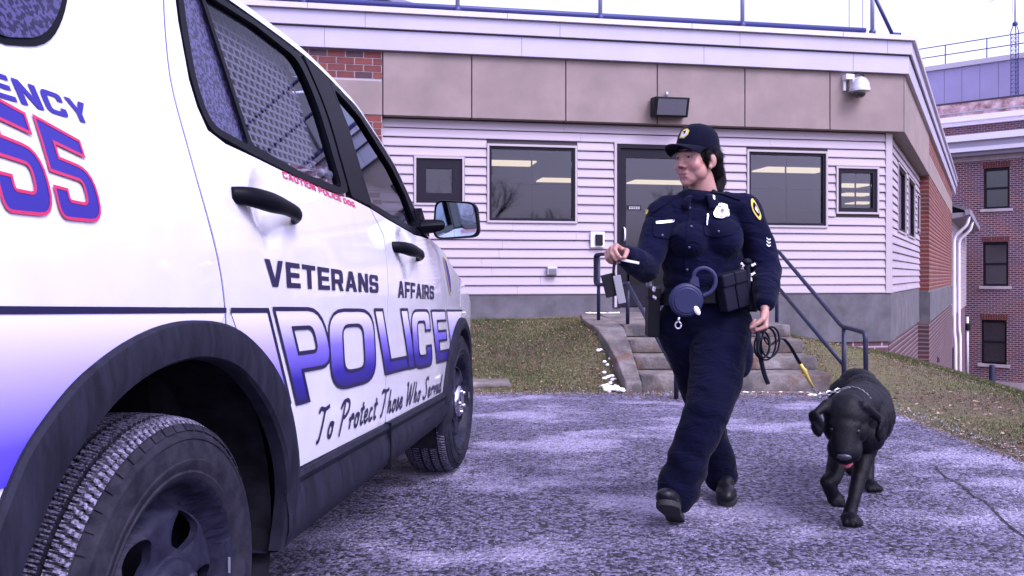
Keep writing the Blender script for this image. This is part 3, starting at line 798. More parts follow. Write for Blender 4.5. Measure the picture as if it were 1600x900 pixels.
m = MB(); m.bx(X0, X1, 0.96, 0.99, zf(165), zf(163)); part(m, 'pipe', M_GALV, far)
m = MB(); m.bx(X0, X1, 1.3, 1.6, zf(149), zf(144)); part(m, 'shadow_gap', M_BACK, far)
pw = 0.82
for k in range(-12, 16):
    m = MB(); m.bx(k*pw+0.008, (k+1)*pw-0.008, 1.45, 1.6, zf(143.5), zf(86)); part(m, 'metal_panel', M_PANEL, far)
m = MB(); m.bx(X0, X1, 1.3, 1.7, zf(86), zf(78)); part(m, 'roof_edge', M_COPE, far)
m = MB(); m.bx(X0, X1, 1.75, 12, -7, zf(90)); part(m, 'core', M_BACK, far)
M_FGL = mat('far_glass', (0.018, 0.018, 0.026), 0.06, coat=0.5, spec=0.8)
for i, (xa, xb, za, zb) in enumerate(allw):
    m = MB(); q = 0.10; zm = (za+zb)/2
    for (a, b, c, d) in [(xa, xa+q, za, zb), (xb-q, xb, za, zb), (xa+q, xb-q, za, za+q), (xa+q, xb-q, zb-q*1.5, zb), (xa+q, xb-q, zm-0.05, zm+0.05)]: m.bx(a, b, 0.08, 0.2, c, d)
    w = part(m, 'window', M_DARK, far)
    for (c, d, dy) in ((za+q, zm-0.05, 0.14), (zm+0.05, zb-q*1.5, 0.11)):
        m = MB(); m.bx(xa+q, xb-q, dy, dy+0.03, c, d); part(m, 'pane', M_FGL, w)
    m = MB(); m.bx(xa-0.14, xb+0.14, -0.08, 0.1, za-0.14, za); part(m, 'sill', M_STONE, w)
    m = MB(); n = 11
    for k in range(n):
        wq = (xb-xa+0.1)/n; m.bx(xa-0.05+k*wq+0.012, xa-0.05+(k+1)*wq-0.012, -0.012, 0.05, zb+0.005, zb+0.27)
    part(m, 'brick_lintel', M_BRICK1, w)
# railing on its roof
rl = thing('roof_railing', 'thin two-bar railing along the top of the metal-clad far roof', 'railing', F0 + Vector((0, 0, zf(78))), FA)
zt0 = zf(78)
for k in range(-6, 7):
    m = MB(); m.tube([(k*1.9+0.3, 1.5, 0), (k*1.9+0.3, 1.5, 1.02)], 0.028, 6); m.build('post', M_BLUE, rl)
for z in (0.5, 1.0):
    m = MB(); m.tube([(X0, 1.5, z), (X1, 1.5, z)], 0.026, 6); m.build('rail', M_BLUE, rl)
# lattice mast
xm_, _ = fh(1586, 145, 0.6)
mast = thing('antenna_mast', 'slim lattice antenna mast standing on the far brick roof', 'antenna', Vector(F0) + (Matrix.Rotation(FA, 3, 'Z') @ Vector((xm_, 0.6, zf(150)))), FA)
legs = [(-0.16, -0.09), (0.16, -0.09), (0.0, 0.19)]
for (a, b) in legs:
    m = MB(); m.tube([(a, b, 0), (a, b, 3.1), (a*0.2, b*0.2, 3.5)], 0.022, 6); m.build('leg', M_BLUE, mast)
m = MB()
for i in range(15):
    for k in range(3):
        a, b = legs[k], legs[(k+1) % 3]; z = i*0.2
        m.tube([(*a, z), (*b, z+0.2)], 0.009, 4); m.tube([(*a, z), (*b, z)], 0.008, 4)
m.build('lattice', M_BLUE, mast)['kind'] = 'stuff'
m = MB(); m.lathe([(0.02, 3.35), (0.12, 3.4), (0.12, 3.5), (0.03, 3.6), (0.03, 4.0), (0.02, 4.9), (0.001, 5.0)], 10); m.build('head', M_BLUE, mast)
m = MB(); m.tube([(-1.1, 0, 4.75), (0.1, 0, 5.05)], 0.012, 6); m.tube([(-0.1, 0, 3.95), (-0.1, 0, 4.6)], 0.012, 6); m.build('aerial_arm', M_GALV, mast)

# ------------------------------------------------------------------ the low wing beyond, with its gutter
wing = thing('side_wing', 'low sided wing with sloping eave and white downspouts between the two buildings', 'building', at(1484, 430, 29.3)[:2]+(0,), 0)
wo_ = Vector(wing.location)
pA_, pB_ = Vector(at(1487, 430, 29.3)), Vector(at(1511, 430, 41.0))
wd = (pB_-pA_).normalized(); wa = math.atan2(wd.y, wd.x); wing.rotation_euler = (0, 0, wa)
Lw = (pB_-pA_).length
m = MB(); m.bx(0, Lw, 0.02, 4, -6, -0.4); m.build('brick_wall', M_FBD, wing)
m = MB(); m.bx(0, Lw, 0.0, 4, -0.42, 3.2); m.build('wall', M_SIDE, wing)
for k in range(22):
    m = MB(); m.bx(0, Lw, -0.03, -0.005, -0.4+k*0.16, -0.4+k*0.16+0.145); m.build('siding_board', M_SIDE, wing)
m = MB(); m.prism([(-0.55, 3.15), (-0.50, 3.28), (4, 5.2), (4, 5.0)], 'x', -0.3, Lw*0.9); m.build('roof', mat('grey_shingle', (0.12, 0.11, 0.14), 0.9, var=0.3, vscale=6), wing)
m = MB(); m.prism([(-0.62, 3.05), (-0.48, 3.02), (-0.46, 3.2), (-0.64, 3.22)], 'x', -0.35, Lw*0.9); m.build('gutter', M_GREY, wing)
m = MB(); m.prism([(-0.5, 3.0), (0.0, 2.9), (0.0, 3.1), (-0.5, 3.12)], 'x', -0.3, Lw*0.9); m.build('soffit', M_GREY, wing)
for xk in (0.7, 4.2):
    m = MB(); m.tube(bend([(xk, -0.55, 3.05), (xk, -0.5, 2.75), (xk, -0.10, 2.35), (xk, -0.10, -1.0), (xk, -0.14, -1.3), (xk, -0.14, -5.0)], 0.15), 0.055, 8); m.build('downspout', M_CORN, wing, smooth=True)
m = MB(); m.bx(2.0, 3.0, -0.02, 0.06, -4.4, -1.6); m.build('door', M_DARK, wing)
m = MB(); m.bx(1.6, 3.6, -0.045, 0.02, 0.6, 2.3); m.build('window', M_DARK, wing)
t = thing('downspout', 'white vertical downspout in the corner of the far brick wall', 'downspout', at(1511.5, 590, 41.2))
m = MB(); m.tube([(0, 0, 0), (0, 0, 2.9)], 0.06, 8); m.build('pipe', M_CORN, t, smooth=True); m = MB(); m.lathe([(0.11, 2.25), (0.13, 2.3), (0.13, 2.55), (0.11, 2.6)], 10); m.build('collar', M_BLACK, t)
p = at(1550, 620, 36.0)
t = thing('bollard', 'dark blue steel post standing before the far brick wall', 'post', p)
m = MB(); m.lathe([(0.12, -0.6), (0.12, 1.25), (0.10, 1.32), (0.001, 1.35)], 12); m.build('post', M_STEEL, t, smooth=True, auto=0.6); m = MB(); m.tube([(0, -0.05, 0.5), (0.35, -0.1, 0.45), (0.4, -0.1, -0.4)], 0.03, 6); m.build('chain', M_STEEL, t)
# wall lamp and pipe low on the side wall
t = thing('conduit', 'thin pipe with a small lamp on the lower brick side wall', 'pipe', at(1459, 560, 20.5))
m = MB(); m.tube([(0, 0, 0.1), (0, 0, 0.9)], 0.03, 6); m.build('pipe', M_CORN, t); m = MB(); m.lathe([(0.02, 0.1), (0.12, 0.02), (0.13, -0.08), (0.02, -0.1)], 10); m.build('lamp', M_BLACK, t)

# small gabled house peeping over the roof
gh = thing('gabled_house', 'pale gable of a house just showing above the flat roof', 'house', (-4.7, 30.5, 0))
m = MB(); m.prism([(-3.4, 0), (3.4, 0), (3.4, 9.75), (0, 10.72), (-3.4, 9.75)], 'y', 0, 8); m.build('wall', M_FASC, gh)
for sx in (-1, 1):
    m = MB(); m.prism([(0.0, 10.85), (sx*3.9, 9.74), (sx*3.9, 9.58), (0.0, 10.69)], 'y', -0.5, 8.4); m.build('roof', M_GREY, gh)
m = MB(); m.prism([(-0.25, 10.2), (0.25, 10.2), (0.0, 10.45)], 'y', -0.02, 0.05); m.build('vent', M_DARK, gh)

# bare trees across the road behind the photographer: the windows mirror them
M_BARK = mat('bark', (0.05, 0.042, 0.04), 0.95, var=0.3, vscale=12)
def bare_tree(seed, h):
    rg = random.Random(seed); mt = MB(); mc = MB()
    def grow(p, d, L, r, lv, mbx):
        pts = [p]; rs = [r]; q = Vector(p); dd = Vector(d)
        for i in range(3):
            dd = (dd + Vector((rg.uniform(-.18, .18), rg.uniform(-.18, .18), rg.uniform(-.05, .14)))).normalized()
            q = q + dd*L/3; pts.append(q.copy()); rs.append(r*(1-0.15*(i+1)))
        mbx.tube(pts, rs, 6 if lv < 2 else 3, cap=False)
        if lv >= 5: return
        for k in range(3 if lv else 5):
            a = rg.uniform(0, 2*PI); sp = rg.uniform(0.35, 0.8)
            nd_ = (dd + Vector((math.cos(a), math.sin(a), rg.uniform(-.1, .4)))*sp).normalized()
            grow(pts[rg.choice([2, 3, 3])], nd_, L*rg.uniform(.6, .8), r*0.55, lv+1, mc)
    grow(Vector((0, 0, 0)), Vector((0, 0, 1)), h*0.32, h*0.022, 0, mt)
    return mt, mc
tp = []
for k in range(2):
    mt, mc = bare_tree(11+k, 11.0)
    tp.append((mt.mesh('trunk'), mc.mesh('crown')))
    for me in tp[-1]: me.materials.append(M_BARK)
TREE_AT = ['straight down the drive', 'by the roadside', 'far back']
for k, (x, y) in enumerate([(-13, -30), (-6.5, -27), (0.5, -33), (7, -28), (14, -31), (21, -34), (-20, -35), (28, -30), (4, -38), (-10, -40), (17, -41)]):
    t = thing('bare_tree', 'leafless tree standing across the road, mirrored in the windows', 'tree', (x, y, 0), k*1.3, 'leafless trees mirrored in the windows')
    a = link('trunk', tp[k % 2][0], None, t); b = link('crown', tp[k % 2][1], None, t)
    s = 0.62+0.25*((k*7) % 5)/4
    for o in (a, b): o.scale = (s, s, s)
# ================================================================== THE POLICE CAR
CAR0 = Vector((-0.697, 1.679, 0.0)); CARA = math.atan2(.9894, .1451)
car = thing('police_suv', 'white police SUV with blue gradient stripe and POLICE lettering parked on the drive', 'police car', CAR0, CARA)
M_PAINT = mat('white_car_paint', (0.60, 0.59, 0.655), 0.20, coat=1.0, spec=0.5, bump=0.03, bscale=160, bdist=0.002, var=0.035, vscale=9)
M_CLAD = mat('grey_cladding', (0.013, 0.013, 0.024), 0.65, spec=0.10, var=0.35, vscale=14, bump=0.25, bscale=220, bdist=0.003, stretch=(3, 1, 0.5), rvar=0.15)
M_TRIMB = mat('gloss_black_trim', (0.0035, 0.0035, 0.007), 0.4, spec=0.06)
M_SEAL = mat('rubber_seal', (0.005, 0.005, 0.008), 0.6, spec=0.1)
M_WELL = mat('wheel_well', (0.005, 0.005, 0.008), 0.95, spec=0.08, col2=(0.018, 0.017, 0.026), vscale=9)
M_TYRE = mat('tyre_rubber', (0.010, 0.010, 0.018), 0.75, spec=0.08, col2=(0.026, 0.025, 0.038), vscale=26, bump=0.3, bscale=160, bdist=0.003)
M_TREAD = mat('salted_tread', (0.008, 0.008, 0.014), 0.85, spec=0.12, col2=(0.30, 0.28, 0.42), vscale=150, bump=0.8, bscale=190, bdist=0.006, detail=6, con=0.15)
M_RIM = mat('dark_steel_wheel', (0.014, 0.014, 0.030), 0.45, spec=0.14, var=0.4, vscale=25, bump=0.12, bscale=150, rvar=0.12)
M_CHROME = mat('chrome', (0.52, 0.51, 0.60), 0.12, metal=1.0)
M_CGLASS = glass('car_glass', (0.70, 0.70, 0.76), base=0.0, ior=1.22)
M_FGLASS = glass('front_door_glass', (0.40, 0.43, 0.50), refl=(0.75, 0.85, 1.0), base=0.10, ior=1.3)
M_QGLASS = mat('wet_privacy_glass', (0.115, 0.10, 0.25), 0.07, metal=0.85, bump=0.30, bscale=150, bdist=0.003, col2=(0.03, 0.025, 0.08), vscale=95, con=0.05, detail=1.0)
M_NAVY = mat('navy_vinyl', (0.012, 0.010, 0.045), 0.4, spec=0.3)
M_NUMB = mat('blue_vinyl', (0.022, 0.014, 0.22), 0.4, spec=0.3)
M_RED = mat('red_vinyl', (0.42, 0.02, 0.09), 0.4, spec=0.3)
M_INT = mat('car_interior', (0.008, 0.008, 0.012), 0.85, spec=0.1)
M_GUARD = mat('window_guard_steel', (0.25, 0.24, 0.32), 0.5, metal=0.3)

def gradient_mat(name, stops, z0, z1):
    """printed vinyl film: the print runs from z0 to z1 and follows the slope of the stripe"""
    m = bpy.data.materials.new(name); m.use_nodes = True; nt = m.node_tree; b = nt.nodes['Principled BSDF']
    b.inputs['Roughness'].default_value = 0.4; b.inputs['Specular IOR Level'].default_value = 0.25; b.inputs['Coat Weight'].default_value = 0.15; b.inputs['Coat Roughness'].default_value = 0.05
    tc = nd(nt, 'ShaderNodeTexCoord'); s = nd(nt, 'ShaderNodeSeparateXYZ'); nt.links.new(tc.outputs['Object'], s.inputs[0])
    a = nd(nt, 'ShaderNodeMath', operation='MULTIPLY'); a.inputs[1].default_value = 0.040; nt.links.new(s.outputs[0], a.inputs[0])
    c = nd(nt, 'ShaderNodeMath', operation='ADD'); nt.links.new(a.outputs[0], c.inputs[0]); nt.links.new(s.outputs[2], c.inputs[1])
    r = nd(nt, 'ShaderNodeMapRange'); r.inputs['From Min'].default_value = z0; r.inputs['From Max'].default_value = z1; nt.links.new(c.outputs[0], r.inputs['Value'])
    k = nd(nt, 'ShaderNodeValToRGB'); e = k.color_ramp.elements
    e[0].position = stops[0][0]; e[0].color = (*stops[0][1], 1); e[1].position = stops[-1][0]; e[1].color = (*stops[-1][1], 1)
    for p, col in stops[1:-1]: q = e.new(p); q.color = (*col, 1)
    nt.links.new(r.outputs[0], k.inputs[0]); nt.links.new(k.outputs[0], b.inputs['Base Color'])
    return m
M_GRAD = gradient_mat('blue_gradient_film', [(0.0, (0.010, 0.007, 0.07)), (0.30, (0.020, 0.012, 0.24)), (0.62, (0.17, 0.13, 0.56)), (0.95, (0.60, 0.56, 0.78))], 0.69, 0.945)
M_GRADR = gradient_mat('blue_band_film', [(0.0, (0.014, 0.007, 0.30)), (0.40, (0.095, 0.065, 0.56)), (0.75, (0.40, 0.345, 0.75)), (1.0, (0.66, 0.62, 0.82))], 0.62, 0.945)

def W0(u, z):
    w = -.03
    if z < .8: w += .10*(.8-z)**2
    if z > .95: w += .45*(min(z, 1.25)-.95)**2
    if z > 1.25: w += .27*(z-1.25)
    if u > 2.2: w += .045*(u-2.2)**2
    if u > 3.3: w += .35*(u-3.3)**2
    if u < -.3: w += .05*(u+.3)**2
    return w
HANDLES = [(0.50, 1.185), (1.765, 1.105)]
def W(u, z):
    w = W0(u, z)
    for hu, hz in HANDLES:                                           # finger hollows behind the handles
        d2 = ((u-hu)/0.062)**2+((z-hz)/0.068)**2
        if d2 < 4: w += 0.022*math.exp(-d2*d2*0.8)
    return w

def panel(name, loops, fn, m, parent, step=0.05, flange=0.0, mirror=False, smooth=True, fl_dir=(0, 1, 0)):
    """flat outline (first loop) with holes (the others) -> cut into a fine sheet -> laid on a curved surface by fn(u, z)"""
    bm = bmesh.new(); es = []
    for L in loops:
        vs = [bm.verts.new((p[0], 0, p[1])) for p in L]
        for i in range(len(vs)): es.append(bm.edges.new((vs[i], vs[(i+1) % len(vs)])))
    bmesh.ops.triangle_fill(bm, use_beauty=True, use_dissolve=False, edges=es)
    us = [v.co.x for v in bm.verts]; zs = [v.co.z for v in bm.verts]
    if step:
        a = math.floor(min(us)/step)*step
        while a < max(us):
            bmesh.ops.bisect_plane(bm, geom=bm.verts[:]+bm.edges[:]+bm.faces[:], plane_co=(a, 0, 0), plane_no=(1, 0, 0), dist=1e-5); a += step
        a = math.floor(min(zs)/step)*step
        while a < max(zs):
            bmesh.ops.bisect_plane(bm, geom=bm.verts[:]+bm.edges[:]+bm.faces[:], plane_co=(0, 0, a), plane_no=(0, 0, 1), dist=1e-5); a += step
    bmesh.ops.recalc_face_normals(bm, faces=bm.faces)
    if sum(f.normal.y*f.calc_area() for f in bm.faces) > 0: bmesh.ops.reverse_faces(bm, faces=bm.faces)
    for v in bm.verts:
        v.co = Vector(fn(v.co.x, v.co.z))
    for f in bm.faces: f.smooth = smooth
    if flange:
        be = [e for e in bm.edges if len(e.link_faces) == 1]
        r = bmesh.ops.extrude_edge_only(bm, edges=be)
        for v in [g for g in r['geom'] if isinstance(g, bmesh.types.BMVert)]: v.co += Vector(fl_dir)*flange
        for e in be: e.smooth = False
    if mirror:
        for v in bm.verts: v.co.y = 1.94-v.co.y
        bmesh.ops.reverse_faces(bm, faces=bm.faces)
    me = bpy.data.meshes.new(name); bm.to_mesh(me); bm.free()
    return link(name, me, m, parent)
def on_side(off=0.0): return lambda u, z: (u, W(u, z)-off, z)

# outlines on the side of the car: u = metres ahead of the rear axle, z = height
arch_c = (0.085, 0.40)
AO = cr([(-.535, .40), (-.50, .58), (-.442, .700), (-.392, .770), (-.305, .837), (-.224, .876), (-.132, .906), (-.027, .925), (.092, .928), (.23, .912), (.356, .868), (.481, .789), (.565, .695), (.626, .578), (.655, .477), (.660, .35)], 4)
AI = cr([(-.470, .40), (-.440, .53), (-.385, .63), (-.322, .710), (-.224, .780), (-.132, .822), (-.027, .845), (.092, .849), (.201, .831), (.291, .797), (.392, .730), (.467, .656), (.530, .563), (.560, .474), (.562, .40), (.555, .31)], 4)
def inset(t): return [(a[0]+(b[0]-a[0])*t, a[1]+(b[1]-a[1])*t) for a, b in zip(AO, AI)]
def arc(c, r, a0, a1, n=20, sq=1.0): return [(c[0]+r*math.cos(math.radians(a0+(a1-a0)*i/n)), c[1]+sq*r*math.sin(math.radians(a0+(a1-a0)*i/n))) for i in range(n+1)]
cseam = cr([(0.246, 0.90), (0.225, 1.02), (0.185, 1.185), (0.175, 1.308), (0.172, 1.404), (0.187, 1.49), (0.24, 1.64), (0.305, 1.757)], 4)
rw_out = rnd([(0.33, 1.745), (0.283, 1.60, .06), (0.262, 1.46, .1), (0.283, 1.352, .09), (0.51, 1.324), (0.784, 1.298), (1.10, 1.280), (1.205, 1.295, .03), (1.185, 1.575, .2), (1.085, 1.725, .05), (0.75, 1.742)])
rw_big = rnd([(0.448, 1.722), (0.512, 1.352, .02), (0.8, 1.318), (1.150, 1.303, .03), (1.125, 1.57, .15), (1.045, 1.702, .06), (0.75, 1.725)])
rw_small = rnd([(0.345, 1.725, .02), (0.308, 1.58, .05), (0.288, 1.46, .06), (0.308, 1.368, .06), (0.492, 1.346, .02), (0.428, 1.722, .01)])
bpil = rnd([(1.222, 1.284), (1.2, 1.575, .2), (1.10, 1.728), (1.30, 1.70), (1.37, 1.55), (1.405, 1.268)])
fw_out = rnd([(1.414, 1.264), (1.378, 1.55), (1.312, 1.698), (1.46, 1.668), (1.60, 1.633), (1.88, 1.488), (2.0, 1.375), (2.13, 1.20, .04), (2.07, 1.192), (1.95, 1.195), (1.6, 1.236)])
fw_in = rnd([(1.435, 1.280), (1.40, 1.55), (1.34, 1.675, .03), (1.46, 1.650), (1.585, 1.615), (1.86, 1.458), (1.965, 1.355), (2.02, 1.235, .02), (1.95, 1.219), (1.6, 1.260)])
belt_r = [(1.21, 1.276), (1.10, 1.274), (0.784, 1.292), (0.51, 1.318), (0.36, 1.330), (0.285, 1.35), (0.262, 1.40), (0.256, 1.46), (0.277, 1.60), (0.315, 1.745)]
arch_door = [p for p in inset(.3) if p[0] > .262 and p[1] > .505]
rear_door_o = cseam + belt_r[::-1] + [(1.405, 1.258), (1.497, 1.165), (1.489, 1.05), (1.486, .941), (1.462, .687), (1.482, .482), (0.64, .50)] + arch_door[::-1][1:]
aseam = [(2.46, .455), (2.517, .628), (2.505, .74), (2.47, .852), (2.425, .978), (2.395, 1.071), (2.30, 1.13), (2.17, 1.182)]
front_door_o = [(1.416, 1.256), (1.505, 1.165), (1.497, 1.05), (1.494, .941), (1.470, .687), (1.490, .482)] + cr(aseam, 3) + [(2.07, 1.186), (1.95, 1.189), (1.6, 1.230)]
roof_side = [(-1.02, 1.66), (-0.8, 1.725), (-.3, 1.748), (0.31, 1.752), (0.75, 1.748), (1.09, 1.733), (1.31, 1.705), (1.46, 1.675), (1.60, 1.640), (1.88, 1.495), (2.0, 1.382), (2.14, 1.215), (2.20, 1.185)]
quarter_o = [(p[0]-0.008, p[1]) for p in cseam] + [(0.29, 1.752), (-.3, 1.748), (-.8, 1.725), (-1.02, 1.66), (-1.12, 1.3, .05), (-1.17, 1.0), (-1.15, .62), (-0.5, .60)] + [p for p in inset(.3) if p[0] < .225 and p[1] > .61]
fender_o = [(p[0]+0.007, p[1]) for p in cr(aseam, 3)] + [(2.22, 1.185), (2.434, 1.141), (2.701, 1.045), (3.0, .975), (3.25, .905), (3.477, .83), (3.68, .74), (3.72, .60), (3.6, .55)] + arc((2.866, .36), 0.43, 24, 158, 16)
qwin = rnd([(-.88, 1.66, .05), (-.95, 1.46, .1), (-.80, 1.41, .08), (-.34, 1.392), (-.25, 1.414, .05), (-.185, 1.475, .06), (-.10, 1.62, .06), (-.10, 1.70, .04)])
qtrim = rnd([(-.90, 1.67, .05), (-.97, 1.46, .1), (-.82, 1.40, .08), (-.34, 1.380), (-.24, 1.402, .05), (-.172, 1.468, .06), (-.085, 1.615, .06), (-.085, 1.712, .04)])
sides = []
for mir in (False, True):
    d_r = panel('rear_door', [rear_door_o], on_side(), M_PAINT, car, 0.03, 0.03, mir)
    d_f = panel('front_door', [front_door_o], on_side(), M_PAINT, car, 0.03, 0.03, mir)
    q = panel('quarter_panel', [quarter_o], on_side(), M_PAINT, car, 0.06, 0.03, mir)
    fe = panel('fender', [fender_o], on_side(), M_PAINT, car, 0.05, 0.03, mir)
    panel('window_trim', [rw_out, rw_big, rw_small], on_side(0.002), M_TRIMB, d_r, 0.06, 0.03, mir)
    panel('window_trim', [fw_out, fw_in], on_side(0.002), M_TRIMB, d_f, 0.06, 0.03, mir)
    panel('pillar_trim', [bpil], on_side(0.004), M_TRIMB, d_r, 0.06, 0.02, mir)
    panel('window_pane', [rw_big], on_side(-0.012), M_CGLASS, d_r, 0.08, 0, mir)
    panel('window_pane', [rw_small], on_side(-0.006), M_QGLASS, d_r, 0.08, 0, mir)
    panel('window_pane', [fw_in], on_side(-0.012), M_FGLASS, d_f, 0.08, 0, mir)
    panel('quarter_window', [qwin], on_side(0.006), M_QGLASS, q, 0.06, 0.005, mir)
    panel('window_trim', [qtrim, qwin], on_side(0.003), M_TRIMB, q, 0.06, 0.005, mir)
    sides.append((d_r, d_f, q, fe))
d_r, d_f, q_p, fend = sides[0]
# roof rails / pillars: from the side edge turning over to the roof
def side3(p): return (p[0], W0(p[0], p[1]), p[1])
rs_pts = cr(roof_side, 4)
def loft(rows, name, m, parent=car, mirror=False):
    mm = MB(); n = len(rows[0])
    for r in rows: mm.v += [tuple(p) if not mirror else (p[0], 1.94-p[1], p[2]) for p in r]
    mm.f = [(i*n+k, i*n+k+1, (i+1)*n+k+1, (i+1)*n+k) for i in range(len(rows)-1) for k in range(n-1)]
    return mm.build(name, m, parent, smooth=True)
def rise(u): return 1.0-0.55*sm(1.5, 2.2, u)
def roll(p, t):
    b = side3(p); k = rise(p[0])
    return (b[0], b[1]-0.004+0.10*k*(t**1.6), b[2]+0.055*k*(1-(1-t)**2))
for mir in (False, True):
    loft([[roll(p, t/6) for p in rs_pts] for t in range(7)], 'roof_rail', M_PAINT, car, mir)
rows = []
for j in range(13):
    s = j/12; row = []
    for p in rs_pts:
        a = roll(p, 1.0); y0, y1 = a[1], 1.94-a[1]; y = y0+(y1-y0)*s; bow = 1-(2*s-1)**2
        row.append((a[0]+0.30*bow*sm(1.0, 1.9, p[0]) - 0.1*bow*sm(-.6, -1.0, p[0]), y, a[2]+0.045*bow*(1-sm(1.4, 2.1, p[0]))))
    rows.append(row)
iw = min(range(len(rs_pts)), key=lambda i: abs(rs_pts[i][0]-1.42))
loft([r[:iw+1] for r in rows], 'roof', M_PAINT)
loft([r[iw:] for r in rows], 'windscreen', M_CGLASS)
# bonnet, nose, tail
ft = cr([(2.16, 1.19), (2.434, 1.141), (2.701, 1.045), (3.0, .975), (3.25, .905), (3.477, .83), (3.68, .74)], 4)
rows = []
for j in range(15):
    s = j/14; bow = 1-(2*s-1)**4; row = []
    for p in ft:
        y0 = W0(*p); y = y0+(1.94-2*y0)*s
        row.append((p[0]+0.28*bow*sm(2.6, 3.7, p[0])+0.33*bow*(1-sm(2.16, 2.7, p[0])), y, p[1]+0.055*bow*sm(2.2, 2.7, p[0])-0.05*bow*(1-sm(2.16, 2.6, p[0]))))
    rows.append(row)
loft(rows, 'bonnet', M_PAINT)
nose = [rows[j][-1] for j in range(15)]
loft([nose, [(p[0]+0.05, p[1], 0.62) for p in nose], [(p[0]+0.08, p[1], 0.45) for p in nose], [(p[0]-0.05, p[1], 0.26) for p in nose]], 'front_bumper', M_CLAD)
tail = [r[0] for r in rows]; y0 = W0(-1.1, 1.2)
tl = []
for (u, z) in [(-1.02, 1.70), (-1.12, 1.3), (-1.17, 1.0), (-1.15, .62)]:
    tl.append([(u-0.10*(1-(2*j/10-1)**4), W0(u, z)+(1.94-2*W0(u, z))*j/10, z) for j in range(11)])
loft(tl, 'tailgate', M_PAINT)
loft([[(p[0]-0.03, p[1], z) for p in tl[-1]] for z in (.62, .55, .3)], 'rear_bumper', M_CLAD)
mm = MB(); mm.bx(-1.05, 3.5, 0.12, 1.82, 0.24, 0.34); mm.bx(0.66, 2.4, 0.06, 1.88, 0.33, 0.52); mm.build('underbody', M_WELL, car)
mm = MB(); mm.bx(0.2, 2.3, 0.14, 1.80, 0.45, 0.62); mm.bx(1.9, 2.5, 0.16, 1.78, 0.6, 1.13); mm.bx(-1.0, 0.2, 0.2, 1.74, 0.8, 1.0); mm.build('cabin', M_INT, car)
mm = MB()
for y in (0.5, 1.4):
    mm.box((1.35, y, 0.95), (0.16, 0.5, 0.75), M=Matrix.Rotation(-0.25, 4, 'Y')); mm.box((1.25, y, 1.42), (0.1, 0.28, 0.2)); mm.box((1.6, y, 0.72), (0.5, 0.5, 0.16))
mm.box((0.45, 0.97, 0.95), (0.16, 1.5, 0.7), M=Matrix.Rotation(-0.2, 4, 'Y'))
mm.build('seat', M_INT, car, bevel=0.04)
mm = MB(); mm.tube([(1.95+0.05*math.cos(a*PI/12), 1.42+0.19*math.cos(a*PI/12), 1.08+0.19*math.sin(a*PI/12)) for a in range(25)], 0.016, 8); mm.build('steering_wheel', M_INT, car, smooth=True)
mm = MB(); mm.bx(1.10, 1.13, 0.2, 1.74, 0.6, 1.7); mm.build('partition', M_INT, car)

# perforated guard inside the rear door window
mm = MB(); pz, pu = 0.024, 0.036; r = 0; z = 1.335
def gw(u, z): return W0(u, z)+0.055
while z < 1.70:
    r += 1; z += pz; u = 0.50 - (pu/2 if r % 2 else 0)
    mm.add([(0.47, gw(.47, z-.004), z-.004), (1.12, gw(1.12, z-.004), z-.004), (1.12, gw(1.12, z+.004), z+.004), (0.47, gw(.47, z+.004), z+.004)], [(0, 1, 2, 3)])
    while u < 1.10:
        mm.add([(u, gw(u, z), z+.004), (u+.009, gw(u, z), z+.004), (u+.009, gw(u, z+pz), z+pz-.004), (u, gw(u, z+pz), z+pz-.004)], [(0, 1, 2, 3)]); u += pu
og = mm.build('window_guard', M_GUARD, d_r)
mod = og.modifiers.new('thick', 'SOLIDIFY'); mod.thickness = 0.003

# door handles
for (hu, hz), par in zip(HANDLES, (d_r, d_f)):
    pts = cr([(-0.165, 0.012, 0.022), (-0.13, -0.022, 0.02), (-0.05, -0.040, 0.012), (0.05, -0.042, 0.004), (0.12, -0.034, -0.006), (0.165, -0.008, -0.016)], 5)
    mm = MB(); n = len(pts)
    mm.tube([(hu+p[0], W0(hu, hz)+p[1], hz+p[2]) for p in pts], [0.008+0.0075*math.sin(PI*(0.12+0.76*i/(n-1)))+ 0.005*(1-sm(.35,.6,i/(n-1))) for i in range(n)], 14, flat=1.25)
    mm.build('handle', M_TRIMB, par, smooth=True)

# wheel-arch mouldings and sill
def moulding(co, ci, ro, ri, a0, a1, name, n=34, bulge=0.020, sq=1.0, wb=None, curves=None):
    rows = []
    for i in range(n+1 if not curves else len(curves[0])):
        if curves: po, pi_ = curves[0][i], curves[1][i]
        else:
            a = math.radians(a0+(a1-a0)*i/n); c, s = math.cos(a), math.sin(a)*sq
            po = (co[0]+ro*c, co[1]+ro*s); pi_ = (ci[0]+ri*c, ci[1]+ri*s)
        def mixp(t): return (po[0]+(pi_[0]-po[0])*t, po[1]+(pi_[1]-po[1])*t)
        wq = wb if wb is not None else W0(po[0], po[1])
        row = []
        for t, d in ((0.0, 0.004), (0.0, -0.008), (0.06, -bulge*.8), (0.5, -bulge*1.25), (0.92, -bulge), (1.0, -bulge*.55), (1.01, 0.006), (1.012, 0.022)):
            p = mixp(t); row.append((p[0], wq+d, p[1]))
        rows.append(row)
    o = loft(rows, name, M_CLAD); o.data.set_sharp_from_angle(angle=0.55); return o
moulding(None, None, 0, 0, 0, 0, 'arch_moulding', curves=(AO, AI))
moulding((2.866, .345), (2.866, .345), 0.455, 0.395, 190, -12, 'arch_moulding', bulge=0.022)
rows = []
prof = [(.497, .004), (.495, -.012), (.482, -.020), (.470, -.016), (.462, -.010), (.44, -.016), (.40, -.022), (.36, -.022), (.325, -.012), (.305, .010), (.30, .05), (.30, .2)]
for i in range(28):
    u = 0.56+(2.50-0.56)*i/27; sl = -0.030*(u-0.6)/1.9
    rows.append([(u, W0(u, .48)+d, z+sl*(1 if z > .4 else -.6)) for z, d in prof])
